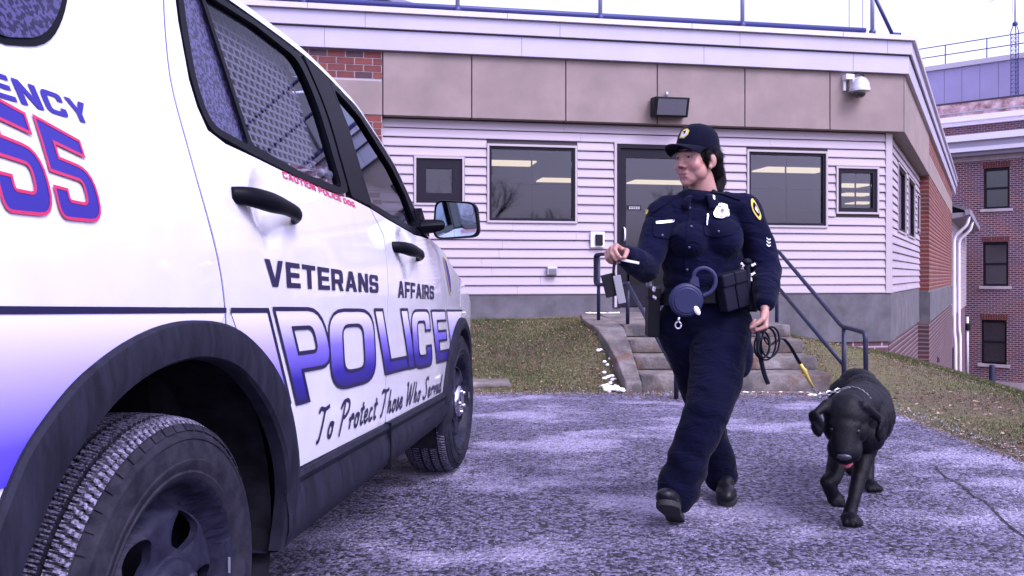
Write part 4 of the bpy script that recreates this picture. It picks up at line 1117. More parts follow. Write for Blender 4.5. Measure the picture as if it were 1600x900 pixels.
o = loft(rows, 'sill_moulding', M_CLAD); o.data.set_sharp_from_angle(angle=0.8)
mm = MB(); mm.bx(1.475, 1.482, W0(1.48, .45)-.028, 0.0, .315, .485); mm.build('sill_seam', M_SEAL, car)
for c, R in (((0.05, .37), .54), ((2.866, .345), .44)):                # liners of the wheel wells
    mm = MB(); n = 24
    for i in range(n+1):
        a = math.radians(200-220*i/n)
        mm.v += [(c[0]+R*math.cos(a), 0.02, c[1]+R*math.sin(a)), (c[0]+R*math.cos(a), 0.42, c[1]+R*math.sin(a)), (c[0], 0.42, c[1])]
    mm.f = [(i*3, i*3+1, i*3+4, i*3+3) for i in range(n)] + [(i*3+1, i*3+2, i*3+4) for i in range(n)]
    mm.build('wheel_liner', M_WELL, car)

# ---- wheels
def make_wheel(front):
    uh = 2.866 if front else 0.062
    hub = (uh, 0.0, 0.363 if front else .361)
    T = Matrix.Translation(hub) @ Matrix.Rotation(PI/2, 4, 'X') @ Matrix.Scale(1.0 if front else 1.035, 4)     # local z -> -y (outwards)
    R, NS = 0.363, 840
    sw = [(0.236, 0.012), (0.243, 0.017), (0.248, 0.019), (0.252, 0.0165), (0.262, 0.021), (0.270, 0.0245), (0.273, 0.0245), (0.275, 0.021), (0.30, 0.020), (0.312, 0.017), (0.3145, 0.0195), (0.319, 0.0185), (0.3215, 0.014), (0.332, 0.008), (0.343, -0.001)]
    mm = MB(); mm.lathe(sw, 72, T)
    mm.lathe([(0.343, -0.212), (0.30, -0.235), (0.25, -0.23), (0.20, -0.2)], 48, T)
    tyre = mm.build('tyre', M_TYRE, car, smooth=True, auto=0.5)
    lug = MB()
    for i in range(56):
        a0, a1 = 2*PI*(i+.08)/56, 2*PI*(i+.92)/56; P = []
        for a in (a0, a1):
            for r, hh in ((0.330, 0.0085), (0.344, 0.0005), (0.3435, 0.004), (0.331, 0.0125)): P.append(T @ Vector((r*math.cos(a), r*math.sin(a), hh)))
        lug.add(P, [(0, 1, 2, 3), (7, 6, 5, 4), (0, 4, 5, 1), (1, 5, 6, 2), (2, 6, 7, 3), (3, 7, 4, 0)])
    lug.build('shoulder_lug', M_TYRE, tyre)['kind'] = 'stuff'
    prof = [(0.343, -0.001), (0.350, -0.010), (0.3555, -0.020), (0.3585, -0.036), (0.350, -0.0375), (0.350, -0.0435), (0.3595, -0.045), (0.362, -0.068), (0.3625, -0.078), (0.353, -0.0795), (0.353, -0.0875), (0.3625, -0.089), (0.363, -0.105), (0.3625, -0.122), (0.353, -0.1235), (0.353, -0.1315), (0.3625, -0.133), (0.361, -0.16), (0.3595, -0.168), (0.350, -0.1695), (0.350, -0.1755), (0.3585, -0.177), (0.3555, -0.193), (0.350, -0.203), (0.343, -0.212)]
    vs = []; K = len(prof)
    for i in range(NS):
        for k, (r, h) in enumerate(prof):
            ph = i + int(abs(h)*120)
            cut = 0.0
            if 0 < k < K-1 and ph % 6 == 0: cut = 0.008
            a = 2*PI*(i + h*70)/NS
            vs.append(T @ Vector(((r-cut)*math.cos(a), (r-cut)*math.sin(a), h)))
    mt = MB(); mt.add(vs, [(i*K+k, ((i+1) % NS)*K+k, ((i+1) % NS)*K+k+1, i*K+k+1) for i in range(NS) for k in range(K-1)])
    tr_ = mt.build('tread', M_TREAD, tyre); tr_.data.materials.append(M_TYRE)
    fi = 0
    for i in range(NS):
        for k in range(K-1):
            rr = min(prof[k][0], prof[k+1][0]); ph = i+int(abs(prof[k][1])*120); ph2 = i+int(abs(prof[k+1][1])*120)
            if (rr < .3535 and 3 < k < K-5) or ph % 6 == 0 or ph2 % 6 == 0: tr_.data.polygons[fi].material_index = 1
            fi += 1
    # steel disc with five openings
    def rim_h(r):
        P = [(0.0, 0.0), (0.075, 0.0), (0.088, -0.008), (0.11, -0.004), (0.165, -0.002), (0.178, -0.012), (0.190, -0.045), (0.205, -0.05), (0.216, -0.03), (0.224, 0.002), (0.236, 0.012), (0.242, 0.016)]
        for (a, b), (c, d) in zip(P[:-1], P[1:]):
            if r <= c: return b+(d-b)*(r-a)/(c-a)
        return P[-1][1]
    holes = []
    for k in range(5):
        a = math.radians(72*k+(15 if front else 62))
        h = [(0.102, -0.012), (0.106, -0.030), (0.135, -0.050), (0.160, -0.044), (0.173, -0.018), (0.173, 0.018), (0.160, 0.044), (0.135, 0.050), (0.106, 0.030), (0.102, 0.012)]
        h = cr([(x*math.cos(a)-y*math.sin(a), x*math.sin(a)+y*math.cos(a)) for x, y in h], 3, True)
        holes.append(h)
    outer = [(0.242*math.cos(2*PI*i/72), 0.242*math.sin(2*PI*i/72)) for i in range(72)]
    def fn(u, z):
        r = math.hypot(u, z); hh = rim_h(r)
        near = min(math.hypot(u-math.cos(math.radians(72*k+(15 if front else 62)))*0.136, z-math.sin(math.radians(72*k+(15 if front else 62)))*0.136) for k in range(5))
        hh -= 0.010*math.exp(-((near-0.036)/0.012)**2)
        k_ = 1.0 if front else 1.035
        return (hub[0]+u*k_, hub[1]-hh*k_, hub[2]+z*k_)
    rim = panel('rim', [outer]+holes, fn, M_RIM, car, 0.0125, 0.018, fl_dir=(0, 1, 0))
    mm = MB(); mm.lathe([(0.02, 0.012), (0.045, 0.020), (0.062, 0.018), (0.078, 0.012), (0.083, 0.002), (0.083, -0.01)], 40, T); 
    cap = mm.build('hub_cap', M_CHROME if front else M_RIM, rim, smooth=True)
    for k in range(5):
        a = math.radians(72*k+40); mm = MB(); mm.lathe([(0.001, 0.030), (0.009, 0.029), (0.012, 0.022), (0.012, 0.01)], 8, T @ Matrix.Translation((0.056*math.cos(a), 0.056*math.sin(a), 0)))
        mm.build('wheel_nut', M_CHROME if front else M_RIM, rim, smooth=True)
    mm = MB(); mm.lathe([(0.001, -0.09), (0.24, -0.09), (0.24, -0.2)], 32, T); mm.build('brake_disc', M_WELL, rim)
    mm = MB(); mm.box((hub[0]+0.228, hub[1]-0.012, hub[2]+0.0), (0.004, 0.004, 0.035)); mm.build('balance_weight', M_GALV, rim)
make_wheel(False); make_wheel(True)
for uh in (0.045, 2.866):                                           # the far side
    T = Matrix.Translation((uh, 1.94, 0.363)) @ Matrix.Rotation(-PI/2, 4, 'X')
    mm = MB(); mm.lathe([(0.001, 0.0), (0.24, 0.01), (0.30, 0.02), (0.343, 0.0), (0.363, -0.05), (0.363, -0.16), (0.343, -0.21), (0.001, -0.2)], 48, T); mm.build('tyre', M_TYRE, car, smooth=True, auto=0.6)

# ---- mirror
mirror_h = MB(); mc_ = Vector((2.12, -0.142, 1.258))
def mir_sec(s, du): return [(mc_.x+du, mc_.y+p[0]*s, mc_.z+p[1]*s) for p in rnd([(-0.112, -0.072, .04), (-0.098, 0.078, .04), (0.088, 0.092, .04), (0.100, -0.085, .05)], 5)]
secs = [mir_sec(0.90, 0.004), mir_sec(0.97, -0.012), mir_sec(1.0, 0.0), mir_sec(1.0, 0.03), mir_sec(0.93, 0.07), mir_sec(0.75, 0.105), mir_sec(0.45, 0.125)]
n = len(secs[0]); vs = [p for s_ in secs for p in s_]
mirror_h.add(vs, [(i*n+k, i*n+(k+1) % n, (i+1)*n+(k+1) % n, (i+1)*n+k) for i in range(len(secs)-1) for k in range(n)]+[tuple(range((len(secs)-1)*n, len(secs)*n))])
mir_o = mirror_h.build('wing_mirror', M_TRIMB, car, smooth=True, auto=0.9)
mm = MB(); mm.tube([(2.10, 0.05, 1.225), (2.11, -0.02, 1.232), (2.14, -0.08, 1.238)], [0.05, 0.045, 0.04], 12, flat=0.7); mm.prism([(2.02, 1.225), (2.20, 1.18), (2.22, 1.20), (2.08, 1.31)], 'y', -0.005, 0.08); mm.build('mirror_arm', M_TRIMB, mir_o, smooth=True, auto=0.7)
M_MIRG = mat('mirror_glass', (0.42, 0.50, 0.60), 0.03, metal=1.0)
mm = MB(); mm.add(mir_sec(0.90, -0.004), [tuple(range(n))]); og = mm.build('mirror_glass', M_MIRG, mir_o)
mm = MB(); b_ = [(mc_.x-0.008, mc_.y+p[0], mc_.z+p[1]) for p in rnd([(-0.085, 0.02, .015), (-0.082, 0.068, .015), (-0.028, 0.072, .02), (-0.026, 0.018, .02)], 4)]
b2 = [(p[0]-0.004, p[1], p[2]) for p in b_]; k_ = len(b_)
mm.add(b_+b2, [tuple(range(k_, 2*k_))]+[(i, (i+1) % k_, k_+(i+1) % k_, k_+i) for i in range(k_)]); mm.build('blind_spot_mirror', mat('small_mirror', (0.55, 0.62, 0.75), 0.02, metal=1), mir_o)
mm = MB(); mm.add([(p[0], 1.94-p[1], p[2]) for p in vs], mirror_h.f); mm.build('wing_mirror', M_TRIMB, car, smooth=True)
# mirror seen through the rear glass and the small lock pull
mm = MB(); mm.box((1.10, W0(1.1, 1.34)+0.03, 1.345), (0.09, 0.03, 0.03)); mm.build('lock_pull', M_GALV, d_r, bevel=0.012)

# ------------------------------------------------------------------ lettering and film
GL = {
 'P': (1.0, [(0, 0), (0, 1), (1, 1, .34), (1, .34, .30), (.27, .34), (.27, 0)], [[(.27, .53), (.27, .80), (.70, .80, .1), (.70, .53, .1)]]),
 'O': (1.0, [(0, 0, .32), (0, 1, .32), (1, 1, .32), (1, 0, .32)], [[(.27, .20, .14), (.73, .20, .14), (.73, .80, .14), (.27, .80, .14)]]),
 'L': (.92, [(0, 0), (0, 1), (.27, 1), (.27, .2), (.92, .2), (.92, 0)], []),
 'I': (.27, [(0, 0), (0, 1), (.27, 1), (.27, 0)], []),
 'C': (.95, [(0, 0, .30), (0, 1, .30), (.95, 1, .30), (.95, .64), (.68, .64), (.68, .80, .06), (.27, .80, .12), (.27, .20, .12), (.68, .20, .06), (.68, .36), (.95, .36), (.95, 0, .30)], []),
 'E': (.88, [(0, 0), (0, 1), (.88, 1), (.88, .8), (.27, .8), (.27, .60), (.82, .60), (.82, .41), (.27, .41), (.27, .2), (.88, .2), (.88, 0)], []),
 'F': (.86, [(0, 0), (0, 1), (.86, 1), (.86, .8), (.27, .8), (.27, .58), (.78, .58), (.78, .38), (.27, .38), (.27, 0)], []),
 'V': (1.05, [(0, 1), (.29, 1), (.525, .3), (.76, 1), (1.05, 1), (.68, 0), (.37, 0)], []),
 'T': (.92, [(0, 1), (.92, 1), (.92, .8), (.60, .8), (.60, 0), (.32, 0), (.32, .8), (0, .8)], []),
 'R': (.98, [(0, 0), (0, 1), (.95, 1, .24), (.95, .36, .20), (.80, .345), (.98, 0), (.68, 0), (.52, .33), (.27, .33), (.27, 0)], [[(.27, .53), (.27, .80), (.67, .80, .06), (.67, .53, .06)]]),
 'A': (1.05, [(0, 0), (.36, 1), (.69, 1), (1.05, 0), (.76, 0), (.69, .2), (.36, .2), (.29, 0)], [[(.425, .39), (.525, .70), (.625, .39)]]),
 'N': (.96, [(0, 0), (0, 1), (.29, 1), (.68, .42), (.68, 1), (.96, 1), (.96, 0), (.67, 0), (.28, .58), (.28, 0)], []),
 'S': (.94, [(0, .33), (.27, .33), (.27, .2, .03), (.66, .2, .06), (.66, .40, .06), (0, .40, .22), (0, 1, .24), (.92, 1, .24), (.92, .68), (.65, .68), (.65, .8, .03), (.27, .8, .06), (.27, .60, .06), (.94, .60, .22), (.94, 0, .24), (0, 0, .24)], []),
 'Y': (1.0, [(0, 1), (.31, 1), (.5, .64), (.69, 1), (1, 1), (.64, .40), (.64, 0), (.36, 0), (.36, .40)], []),
 'U': (.96, [(0, 1), (.27, 1), (.27, .2, .1), (.69, .2, .1), (.69, 1), (.96, 1), (.96, 0, .3), (0, 0, .3)], []),
 'D': (.98, [(0, 0), (0, 1), (.98, 1, .34), (.98, 0, .34)], [[(.27, .2), (.27, .8), (.71, .8, .12), (.71, .2, .12)]]),
 'G': (.98, [(0, 0, .30), (0, 1, .30), (.96, 1, .30), (.96, .68), (.69, .68), (.69, .80, .06), (.27, .80, .12), (.27, .20, .12), (.70, .20), (.70, .36), (.52, .36), (.52, .54), (.98, .54), (.98, 0)], []),
 'M': (1.2, [(0, 0), (0, 1), (.33, 1), (.6, .45), (.87, 1), (1.2, 1), (1.2, 0), (.93, 0), (.93, .55), (.70, .1), (.50, .1), (.27, .55), (.27, 0)], []),
 '5': (.96, [(0, .31), (.27, .31), (.27, .19, .05), (.69, .19, .12), (.69, .47, .10), (0, .47), (0, 1), (.90, 1), (.90, .81), (.27, .81), (.27, .645), (.96, .645, .30), (.96, 0, .30), (0, 0, .26)], []),
}
def ribbon(loop, wd, closed=True):
    """outline drawn as a band of width wd"""
    n = len(loop); a, b = [], []
    for i in range(n):
        p = Vector(loop[i]); q = Vector(loop[(i+1) % n] if closed or i+1 < n else loop[i]); o = Vector(loop[i-1] if closed or i > 0 else loop[i])
        d1, d2 = (p-o), (q-p)
        d1 = d1.normalized() if d1.length > 1e-7 else d2.normalized(); d2 = d2.normalized() if d2.length > 1e-7 else d1
        nn = Vector((-(d1+d2).y, (d1+d2).x)); nn = nn.normalized() if nn.length > 1e-6 else Vector((-d1.y, d1.x))
        k = 1/max(0.5, nn.dot(Vector((-d1.y, d1.x)))); a.append(p+nn*wd/2*k); b.append(p-nn*wd/2*k)
    return a, b
def lay_ribbon(mb, loop, wd, off, closed=True):
    # resample so the band follows the body
    L = []
    n = len(loop)
    for i in range(n if closed else n-1):
        p, q = Vector(loop[i]), Vector(loop[(i+1) % n]); k = max(1, int((q-p).length/0.03))
        L += [tuple(p+(q-p)*j/k) for j in range(k)]
    if not closed: L.append(tuple(loop[-1]))
    a, b = ribbon(L, wd, closed); n = len(L)
    vs = [(p.x, W(p.x, p.y)-off, p.y) for p in a]+[(p.x, W(p.x, p.y)-off, p.y) for p in b]
    mb.add(vs, [(i, (i+1) % n, n+(i+1) % n, n+i) for i in range(n if closed else n-1)])
def glyph(ch, T):
    w, o, hs_ = GL[ch]
    return [[T(x, y) for x, y in rnd(o, 5)]]+[[T(x, y) for x, y in rnd(h, 4)] for h in hs_]
def text_line(text, a, b, h0, h1, m, parent, name, off=0.002, gap=0.16, shear=0.0):
    """letters from a to b (u, z of the baseline ends), h0/h1 the letter height at each end"""
    tot = sum((GL[c][0]+gap) if c != ' ' else 0.5 for c in text)-gap
    x = 0.0; L = b[0]-a[0]
    for c in text:
        if c == ' ': x += 0.5; continue
        x0 = x
        def T(gx, gy):
            s = (x0+gx)/tot; h = h0+(h1-h0)*s
            return (a[0]+L*s+shear*(1-gy)*h, a[1]+(b[1]-a[1])*s+h*gy)
        panel(name, glyph(c, T), on_side(off), m, parent, 0.03)
        x += GL[c][0]+gap

text_line('VETERANS', (0.445, 0.993), (1.367, 0.957), 0.068, 0.062, M_NAVY, d_r, 'letter')
text_line('AFFAIRS', (1.615, 0.936), (2.195, 0.912), 0.064, 0.060, M_NAVY, d_f, 'letter')
# POLICE: each big letter its own film with dark edging
BIG = [('P', 0.487, 0.815, 0.936, 0.677, 0.15), ('O', 0.86, 1.300, 0.918, 0.675, 0.045), ('L', 1.318, 1.64, 0.901, 0.664, 0.135), ('I', 1.648, 1.745, 0.889, 0.648, 0.135), ('C', 1.79, 2.10, 0.880, 0.636, 0.075), ('E', 2.14, 2.42, 0.865, 0.624, 0.12)]
edge = MB()
for (c, ua, ub, zt_, zb_, shx) in BIG:
    w = GL[c][0]
    def T(gx, gy, ua=ua, ub=ub, zt_=zt_, zb_=zb_, shx=shx, w=w):
        u = ua+(ub-ua-(shx if c in 'IL' else 0)*0)*gx/w; u += shx*(1-gy)
        return (u, zb_+(zt_-zb_)*gy-0.040*(gx/w)*(ub-ua))
    loops = glyph(c, T)
    panel('police_letter', loops, on_side(0.0022), M_GRAD, d_r if ua < 1.4 else d_f, 0.025)
    for L in loops: lay_ribbon(edge, L, 0.011, 0.0034)
    edge.build('letter_edging', M_NAVY, d_r if ua < 1.4 else d_f); edge = MB()
# dark stripe, slanted bars and blue bands either side of the lettering
def stripe_z(u): return 0.956-0.0405*u-0.004
st = MB(); lay_ribbon(st, [(-1.14, stripe_z(-1.14)), (0.235, stripe_z(0.235))], 0.012, 0.0034, False); st.build('stripe', M_NAVY, q_p)
st = MB(); lay_ribbon(st, [(0.255, stripe_z(0.255)), (0.452, stripe_z(0.452)), (0.595, 0.681)], 0.012, 0.0034, False); st.build('stripe', M_NAVY, d_r)
st = MB(); lay_ribbon(st, [(2.60, 0.640), (2.46, stripe_z(2.46)), (2.93, stripe_z(2.93))], 0.010, 0.0034, False); st.build('stripe', M_NAVY, fend)
panel('blue_band', [[(0.256, stripe_z(.256)), (0.445, stripe_z(.445)), (0.597, 0.66), (0.60, 0.64)] + [p for p in inset(.1) if p[0] > .27 and p[1] > .66][::-1]], on_side(0.0022), M_GRADR, d_r, 0.04)
panel('blue_band', [[(-1.14, stripe_z(-1.14)), (0.236, stripe_z(.236))] + [p for p in inset(.1) if p[0] < .22 and p[1] > .70][::-1] + [(-.55, .715), (-1.14, .74)]], on_side(0.0022), M_GRADR, q_p, 0.04)
panel('blue_band', [[(2.475, stripe_z(2.475)), (2.93, stripe_z(2.93)), (2.72, .72), (2.60, .65)]], on_side(0.0022), M_GRADR, fend, 0.04)
# thin dark strips laid in the door gaps, painting in their shade
for pts_, par in ((cseam, d_r), ([(1.411, 1.257), (1.501, 1.165), (1.493, 1.05), (1.490, .941), (1.466, .687), (1.486, .484)], d_f), (cr(aseam, 3)[:-4], fend)):
    sm_ = MB(); L_ = [(p[0]-(0.004 if par is d_r else -0.0035 if par is fend else 0), p[1]) for p in pts_]; lay_ribbon(sm_, L_, 0.0055 if par is d_r else 0.007, -0.0015, False); sm_.build('door_gap_shade', M_NUMB, par)
# fleet number and EMERGENCY
def num(ua, ub, zt_, zb_, ztr):
    def T(gx, gy): s = gx/.96; top = zt_+(ztr-zt_)*s; return (ua+(ub-ua)*s+0.019*(1-gy), zb_+(top-zb_)*gy - 0.0*s)
    loops = glyph('5', T)
    panel('fleet_number', loops, on_side(0.0026), M_NUMB, q_p, 0.03)
    e = MB()
    for L in loops: lay_ribbon(e, L, 0.0055, 0.0034)
    e.build('number_edging', M_RED, q_p)
num(-0.318, -0.208, 1.272, 1.112, 1.246)
num(-0.442, -0.332, 1.296, 1.114, 1.270)
num(-0.566, -0.456, 1.32, 1.116, 1.294)
text_line('EMERGENCY', (-0.72, 1.295), (-0.172, 1.284), 0.044, 0.037, M_NUMB, q_p, 'letter', shear=0.3)
text_line('CAUTION POLICE DOG', (0.665, 1.284), (1.235, 1.247), 0.020, 0.018, M_RED, d_r, 'small_letter', gap=0.2)
# badge decal
bd = cr([(2.44, 1.105), (2.50, 1.085), (2.545, 1.03), (2.575, .97), (2.57, .93), (2.54, .935), (2.50, .98), (2.46, 1.04)], 4, True)
panel('badge_decal', [bd], on_side(0.0024), M_NUMB, fend, 0.03)
e = MB(); lay_ribbon(e, bd, 0.010, 0.0034); e.build('badge_edging', mat('gold_vinyl', (0.55, 0.42, 0.12), 0.4), fend)
# brush script along the sill
SC = {
 'T': (.62, [[(.02, .86), (.12, .98), (.35, .93), (.62, 1.0)], [(.36, .94), (.30, .5), (.18, .05), (.05, -.02)]]),
 'P': (.66, [[(.28, .95), (.22, .5), (.10, -.12)], [(.05, .78), (.22, 1.0), (.55, .98), (.60, .70), (.38, .48), (.22, .50)]]),
 'W': (.85, [[(.0, .9), (.1, .98), (.12, .4), (.16, .02), (.34, .5), (.44, .85), (.44, .3), (.50, .02), (.68, .5), (.78, .98)]]),
 'S': (.60, [[(.55, .85), (.42, 1.0), (.22, .86), (.30, .6), (.42, .35), (.34, .06), (.12, .0), (.02, .15)]]),
 'o': (.36, [[(.26, .42), (.12, .40), (.04, .18), (.12, .0), (.24, .06), (.28, .28), (.22, .42), (.36, .36)]]),
 'r': (.34, [[(.02, .40), (.08, .22), (.06, .0)], [(.08, .22), (.18, .44), (.28, .42), (.26, .34), (.34, .36)]]),
 't': (.28, [[(.18, .78), (.10, .2), (.14, .0), (.26, .08)], [(.02, .52), (.30, .56)]]),
 'e': (.34, [[(.04, .2), (.22, .26), (.22, .42), (.10, .40), (.04, .16), (.14, .0), (.32, .12)]]),
 'c': (.32, [[(.26, .38), (.14, .44), (.04, .2), (.12, .0), (.30, .1)]]),
 'h': (.40, [[(.14, .95), (.08, .4), (.05, .0)], [(.06, .2), (.20, .44), (.26, .30), (.24, .02), (.38, .1)]]),
 's': (.30, [[(.02, .08), (.16, .46), (.22, .2), (.14, .0), (.02, .06)], [(.20, .1), (.30, .1)]]),
 'v': (.34, [[(.02, .40), (.10, .36), (.12, .02), (.26, .40), (.34, .38)]]),
 'd': (.40, [[(.26, .40), (.12, .42), (.04, .16), (.12, .0), (.24, .12)], [(.34, .95), (.26, .3), (.28, .02), (.40, .1)]]),
}
txt = 'To Protect Those Who Served'; tot = sum(SC[c][0]+.04 if c != ' ' else .28 for c in txt); x = 0.0; k = 0
SA_, SB_ = (0.785, 0.545), (2.385, 0.478)
for c in txt:
    if c == ' ': x += .28; continue
    mb = MB(); par = d_r if x/tot < 0.43 else d_f
    for stn in SC[c][1]:
        P = []
        for (gx, gy) in cr(stn, 5):
            s = (x+gx+0.16*gy)/tot; P.append((SA_[0]+(SB_[0]-SA_[0])*s, SA_[1]+(SB_[1]-SA_[1])*s+gy*(0.094-0.010*s)))
        k += 1; lay_ribbon(mb, P, 0.0125, 0.0022+0.00012*(k % 5), False)
    mb.build('script_letter', M_NAVY, par); x += SC[c][0]+.04
# fuel-flap free, but the seam line of the tailgate corner and a bright strip at the sill
# ================================================================== THE OFFICER
from mathutils.bvhtree import BVHTree
P0 = Vector((0.825, 3.70, 0.0))
officer = thing('person', 'police officer in navy uniform and cap striding past with a dog leash in hand', 'person', P0)
def cloth_mat(name, c, folds=0.5):
    m = mat(name, c, 0.88, var=0.18, vscale=5, spec=0.06)
    nt = m.node_tree; b = nt.nodes['Principled BSDF']; tc = [n for n in nt.nodes if n.type == 'TEX_COORD'][0]
    w = nd(nt, 'ShaderNodeTexNoise', Scale=8.5, Detail=3.0, Distortion=0.7); mp = nd(nt, 'ShaderNodeMapping'); mp.inputs['Scale'].default_value = (1.0, 1.0, 2.2); mp.inputs['Rotation'].default_value = (0.2, 0.5, 0)
    nt.links.new(tc.outputs['Object'], mp.inputs[0]); nt.links.new(mp.outputs[0], w.inputs['Vector'])
    f = nd(nt, 'ShaderNodeTexNoise', Scale=600.0, Detail=1.0); nt.links.new(tc.outputs['Object'], f.inputs['Vector'])
    b1 = nd(nt, 'ShaderNodeBump', Strength=folds, Distance=0.028); b2 = nd(nt, 'ShaderNodeBump', Strength=0.2, Distance=0.001)
    nt.links.new(w.outputs['Fac'], b1.inputs['Height']); nt.links.new(f.outputs['Fac'], b2.inputs['Height']); nt.links.new(b1.outputs[0], b2.inputs['Normal']); nt.links.new(b2.outputs[0], b.inputs['Normal'])
    b.inputs['Sheen Weight'].default_value = 0.04
    return m
M_SHIRT = cloth_mat('navy_shirt', (0.0023, 0.0029, 0.0165), 0.7)
M_TROU = cloth_mat('navy_trousers', (0.0021, 0.0026, 0.0145), 0.7)
M_CAPM = cloth_mat('navy_cap', (0.0024, 0.0028, 0.0120), 0.1)
M_HAIR = mat('dark_hair', (0.006, 0.0045, 0.006), 0.5, var=0.5, vscale=40, bump=0.6, bscale=60, stretch=(6, 6, 0.6), spec=0.2)
M_LEATH = mat('black_leather', (0.005, 0.005, 0.009), 0.5, bump=0.25, bscale=90, bdist=0.002, spec=0.18)
M_SHOE = mat('black_shoe', (0.006, 0.006, 0.010), 0.38, spec=0.22, bump=0.2, bscale=60, bdist=0.003)
M_SOLE = mat('rubber_sole', (0.010, 0.010, 0.012), 0.8)
M_SILVER = mat('silver_metal', (0.72, 0.70, 0.76), 0.25, metal=0.85, bump=0.5, bscale=160, bdist=0.003)
M_PATCHY = mat('yellow_thread', (0.50, 0.40, 0.08), 0.8)
M_PATCHW = mat('pale_thread', (0.55, 0.54, 0.60), 0.8)
M_STEELBLUE = mat('blue_grey_plastic', (0.022, 0.025, 0.070), 0.5, spec=0.2, bump=0.05, bscale=80)

def settle(o, P, parent):
    o.data.transform(Matrix.Translation(-P)); o.parent = parent; return o
HEAD = Matrix.Translation((0.790, 3.70, 1.507)) @ Matrix.Rotation(math.radians(-52), 4, 'Z') @ Matrix.Rotation(math.radians(3), 4, 'X')
def hp(x, y, z): return HEAD @ Vector((x, y, z))
HR = HEAD.to_3x3().to_4x4()
b = MB()
def hb(c, r, rot=None): b.ball(hp(*c), r, 14, HR @ (rot or Matrix.Identity(4)))
def hc(a, c, ra, rb): b.capsule(hp(*a), hp(*c), ra, rb, 10)
# skull, jaw, face
hb((0, .012, .05), (.072, .092, .082)); hb((0, -.025, -.035), (.058, .060, .068)); hb((0, -.045, -.005), (.060, .048, .055)); hb((0, -.032, -.050), (.056, .052, .050))
for s in (-1, 1):
    hb((s*.038, -.058, -.022), (.028, .026, .030)); hb((s*.042, -.030, -.048), (.024, .040, .034))
    hc((s*.008, -.089, .030), (s*.044, -.067, .034), .0095, .010)                  # brow
    hb((s*.074, .014, -.004), (.010, .020, .031), Matrix.Rotation(s*-0.35, 4, 'Z')); hb((s*.071, .002, -.030), (.009, .010, .012))
    hb((s*.0125, -.096, -.025), (.008, .010, .0075))                                 # nostril wings
    hc((s*.012, -.074, -.046), (s*.028, -.066, -.062), .013, .012)
    hb((s*.032, -.072, .009), (.016, .012, .006)); hb((s*.032, -.073, .021), (.018, .012, .006))   # lids
hc((0, -.086, .026), (0, -.106, -.016), .008, .0098); hb((0, -.106, -.019), (.0105, .0105, .009))
hc((-.015, -.087, -.0515), (.015, -.087, -.0515), .0085, .0085); hc((-.014, -.0855, -.064), (.014, -.0855, -.064), .0095, .0095)
hb((0, -.068, -.090), (.026, .020, .019)); hb((0, -.058, -.074), (.042, .030, .026))
hc((0, .020, -.07), (0, .050, -.17), .056, .060)
nb = hp(0, .05, -.17)
# body under the uniform
b.chain([nb, (.815, 3.75, 1.27), (.82, 3.75, 1.05), (.82, 3.75, .86)], [.056, .07, .08, .08])
b.capsule((.66, 3.72, 1.285), (.98, 3.72, 1.30), .045, .045)
AR = [(.640, 3.71, 1.28), (.555, 3.62, 1.052), (.446, 3.455, 1.100)]
AL = [(1.0, 3.72, 1.295), (1.085, 3.68, 1.036), (1.026, 3.505, .898)]
b.chain(AR, [.045, .036, .025]); b.chain(AL, [.045, .036, .025])
LL = [(.905, 3.71, .80), (.800, 3.51, .47), (.672, 3.53, .115)]
LR = [(.745, 3.77, .80), (.845, 3.83, .46), (.968, 3.99, .085)]
b.chain(LL, [.085, .06, .04]); b.chain(LR, [.085, .06, .04])
def hand(b, w, f, n, thumb, curls, spread=0.018, L=1.0, th=(0.5, 0.7)):
    """w wrist, f finger direction, n palm normal (towards the palm side), thumb +1/-1 picks the thumb side"""
    w, f, n = Vector(w), Vector(f).normalized(), Vector(n); n = (n-f*n.dot(f)).normalized(); t = f.cross(n)*thumb
    kn = []
    for i in range(4):
        o = (1.5-i)*spread
        k = w+f*(0.088-0.006*abs(i-1))*L+t*o; kn.append(k)
        b.capsule(w+t*o*0.45+f*0.012, k, .0155, .0115, 8)
    lens = [(.040, .024, .020), (.044, .027, .021), (.041, .025, .020), (.032, .019, .018)]
    for i in range(4):
        p = kn[i]; a = 0
        for sgm in range(3):
            a += curls[i][sgm]
            d = f*math.cos(a)+n*math.sin(a)
            q = p+d*lens[i][sgm]*L
            b.capsule(p, q, .0098-.0009*sgm, .0090-.0009*sgm, 8); p = q
    p = w+f*0.028+t*0.022+n*0.006
    d = (f*0.62+t*0.62+n*th[0]).normalized(); q = p+d*0.042; b.capsule(p, q, .0145, .0115, 8)
    d = (f*0.85+t*0.05+n*th[1]).normalized(); p, q = q, q+d*0.032; b.capsule(p, q, .0108, .0098, 8)
    d = (f*0.85-t*0.25+n*th[1]*1.1).normalized(); b.capsule(q, q+d*0.026, .0098, .0082, 8)
    return kn, t, f, n
HRW = Vector(AR[2])+Vector((-.008, -.012, .004)); HLW = Vector(AL[2])+Vector((-.006, -.018, -.012))
kr = hand(b, HRW, (-.55, -.68, .18), (.35, -.38, -.85), 1, [(0.75, 1.1, .6), (0.95, 1.2, .7), (1.05, 1.3, .7), (1.1, 1.3, .8)], th=(.55, .8))
kl = hand(b, HLW, (-.10, -.26, -.95), (-.80, .10, .10), -1, [(1.15, 1.45, .9), (1.2, 1.5, .9), (1.25, 1.5, .9), (1.3, 1.5, .9)], th=(.20, .95))
body = voxel(b, 'body', 0.0032, 8)
bmh = bmesh.new(); bmh.from_mesh(body.data); HI_ = HEAD.inverted()
hv = [v for v in bmh.verts if v.co.z > 1.36 and (lambda q: not (abs(q.x) < .03 and q.y < -.082) and abs(q.x) < .068)(HI_ @ v.co)]
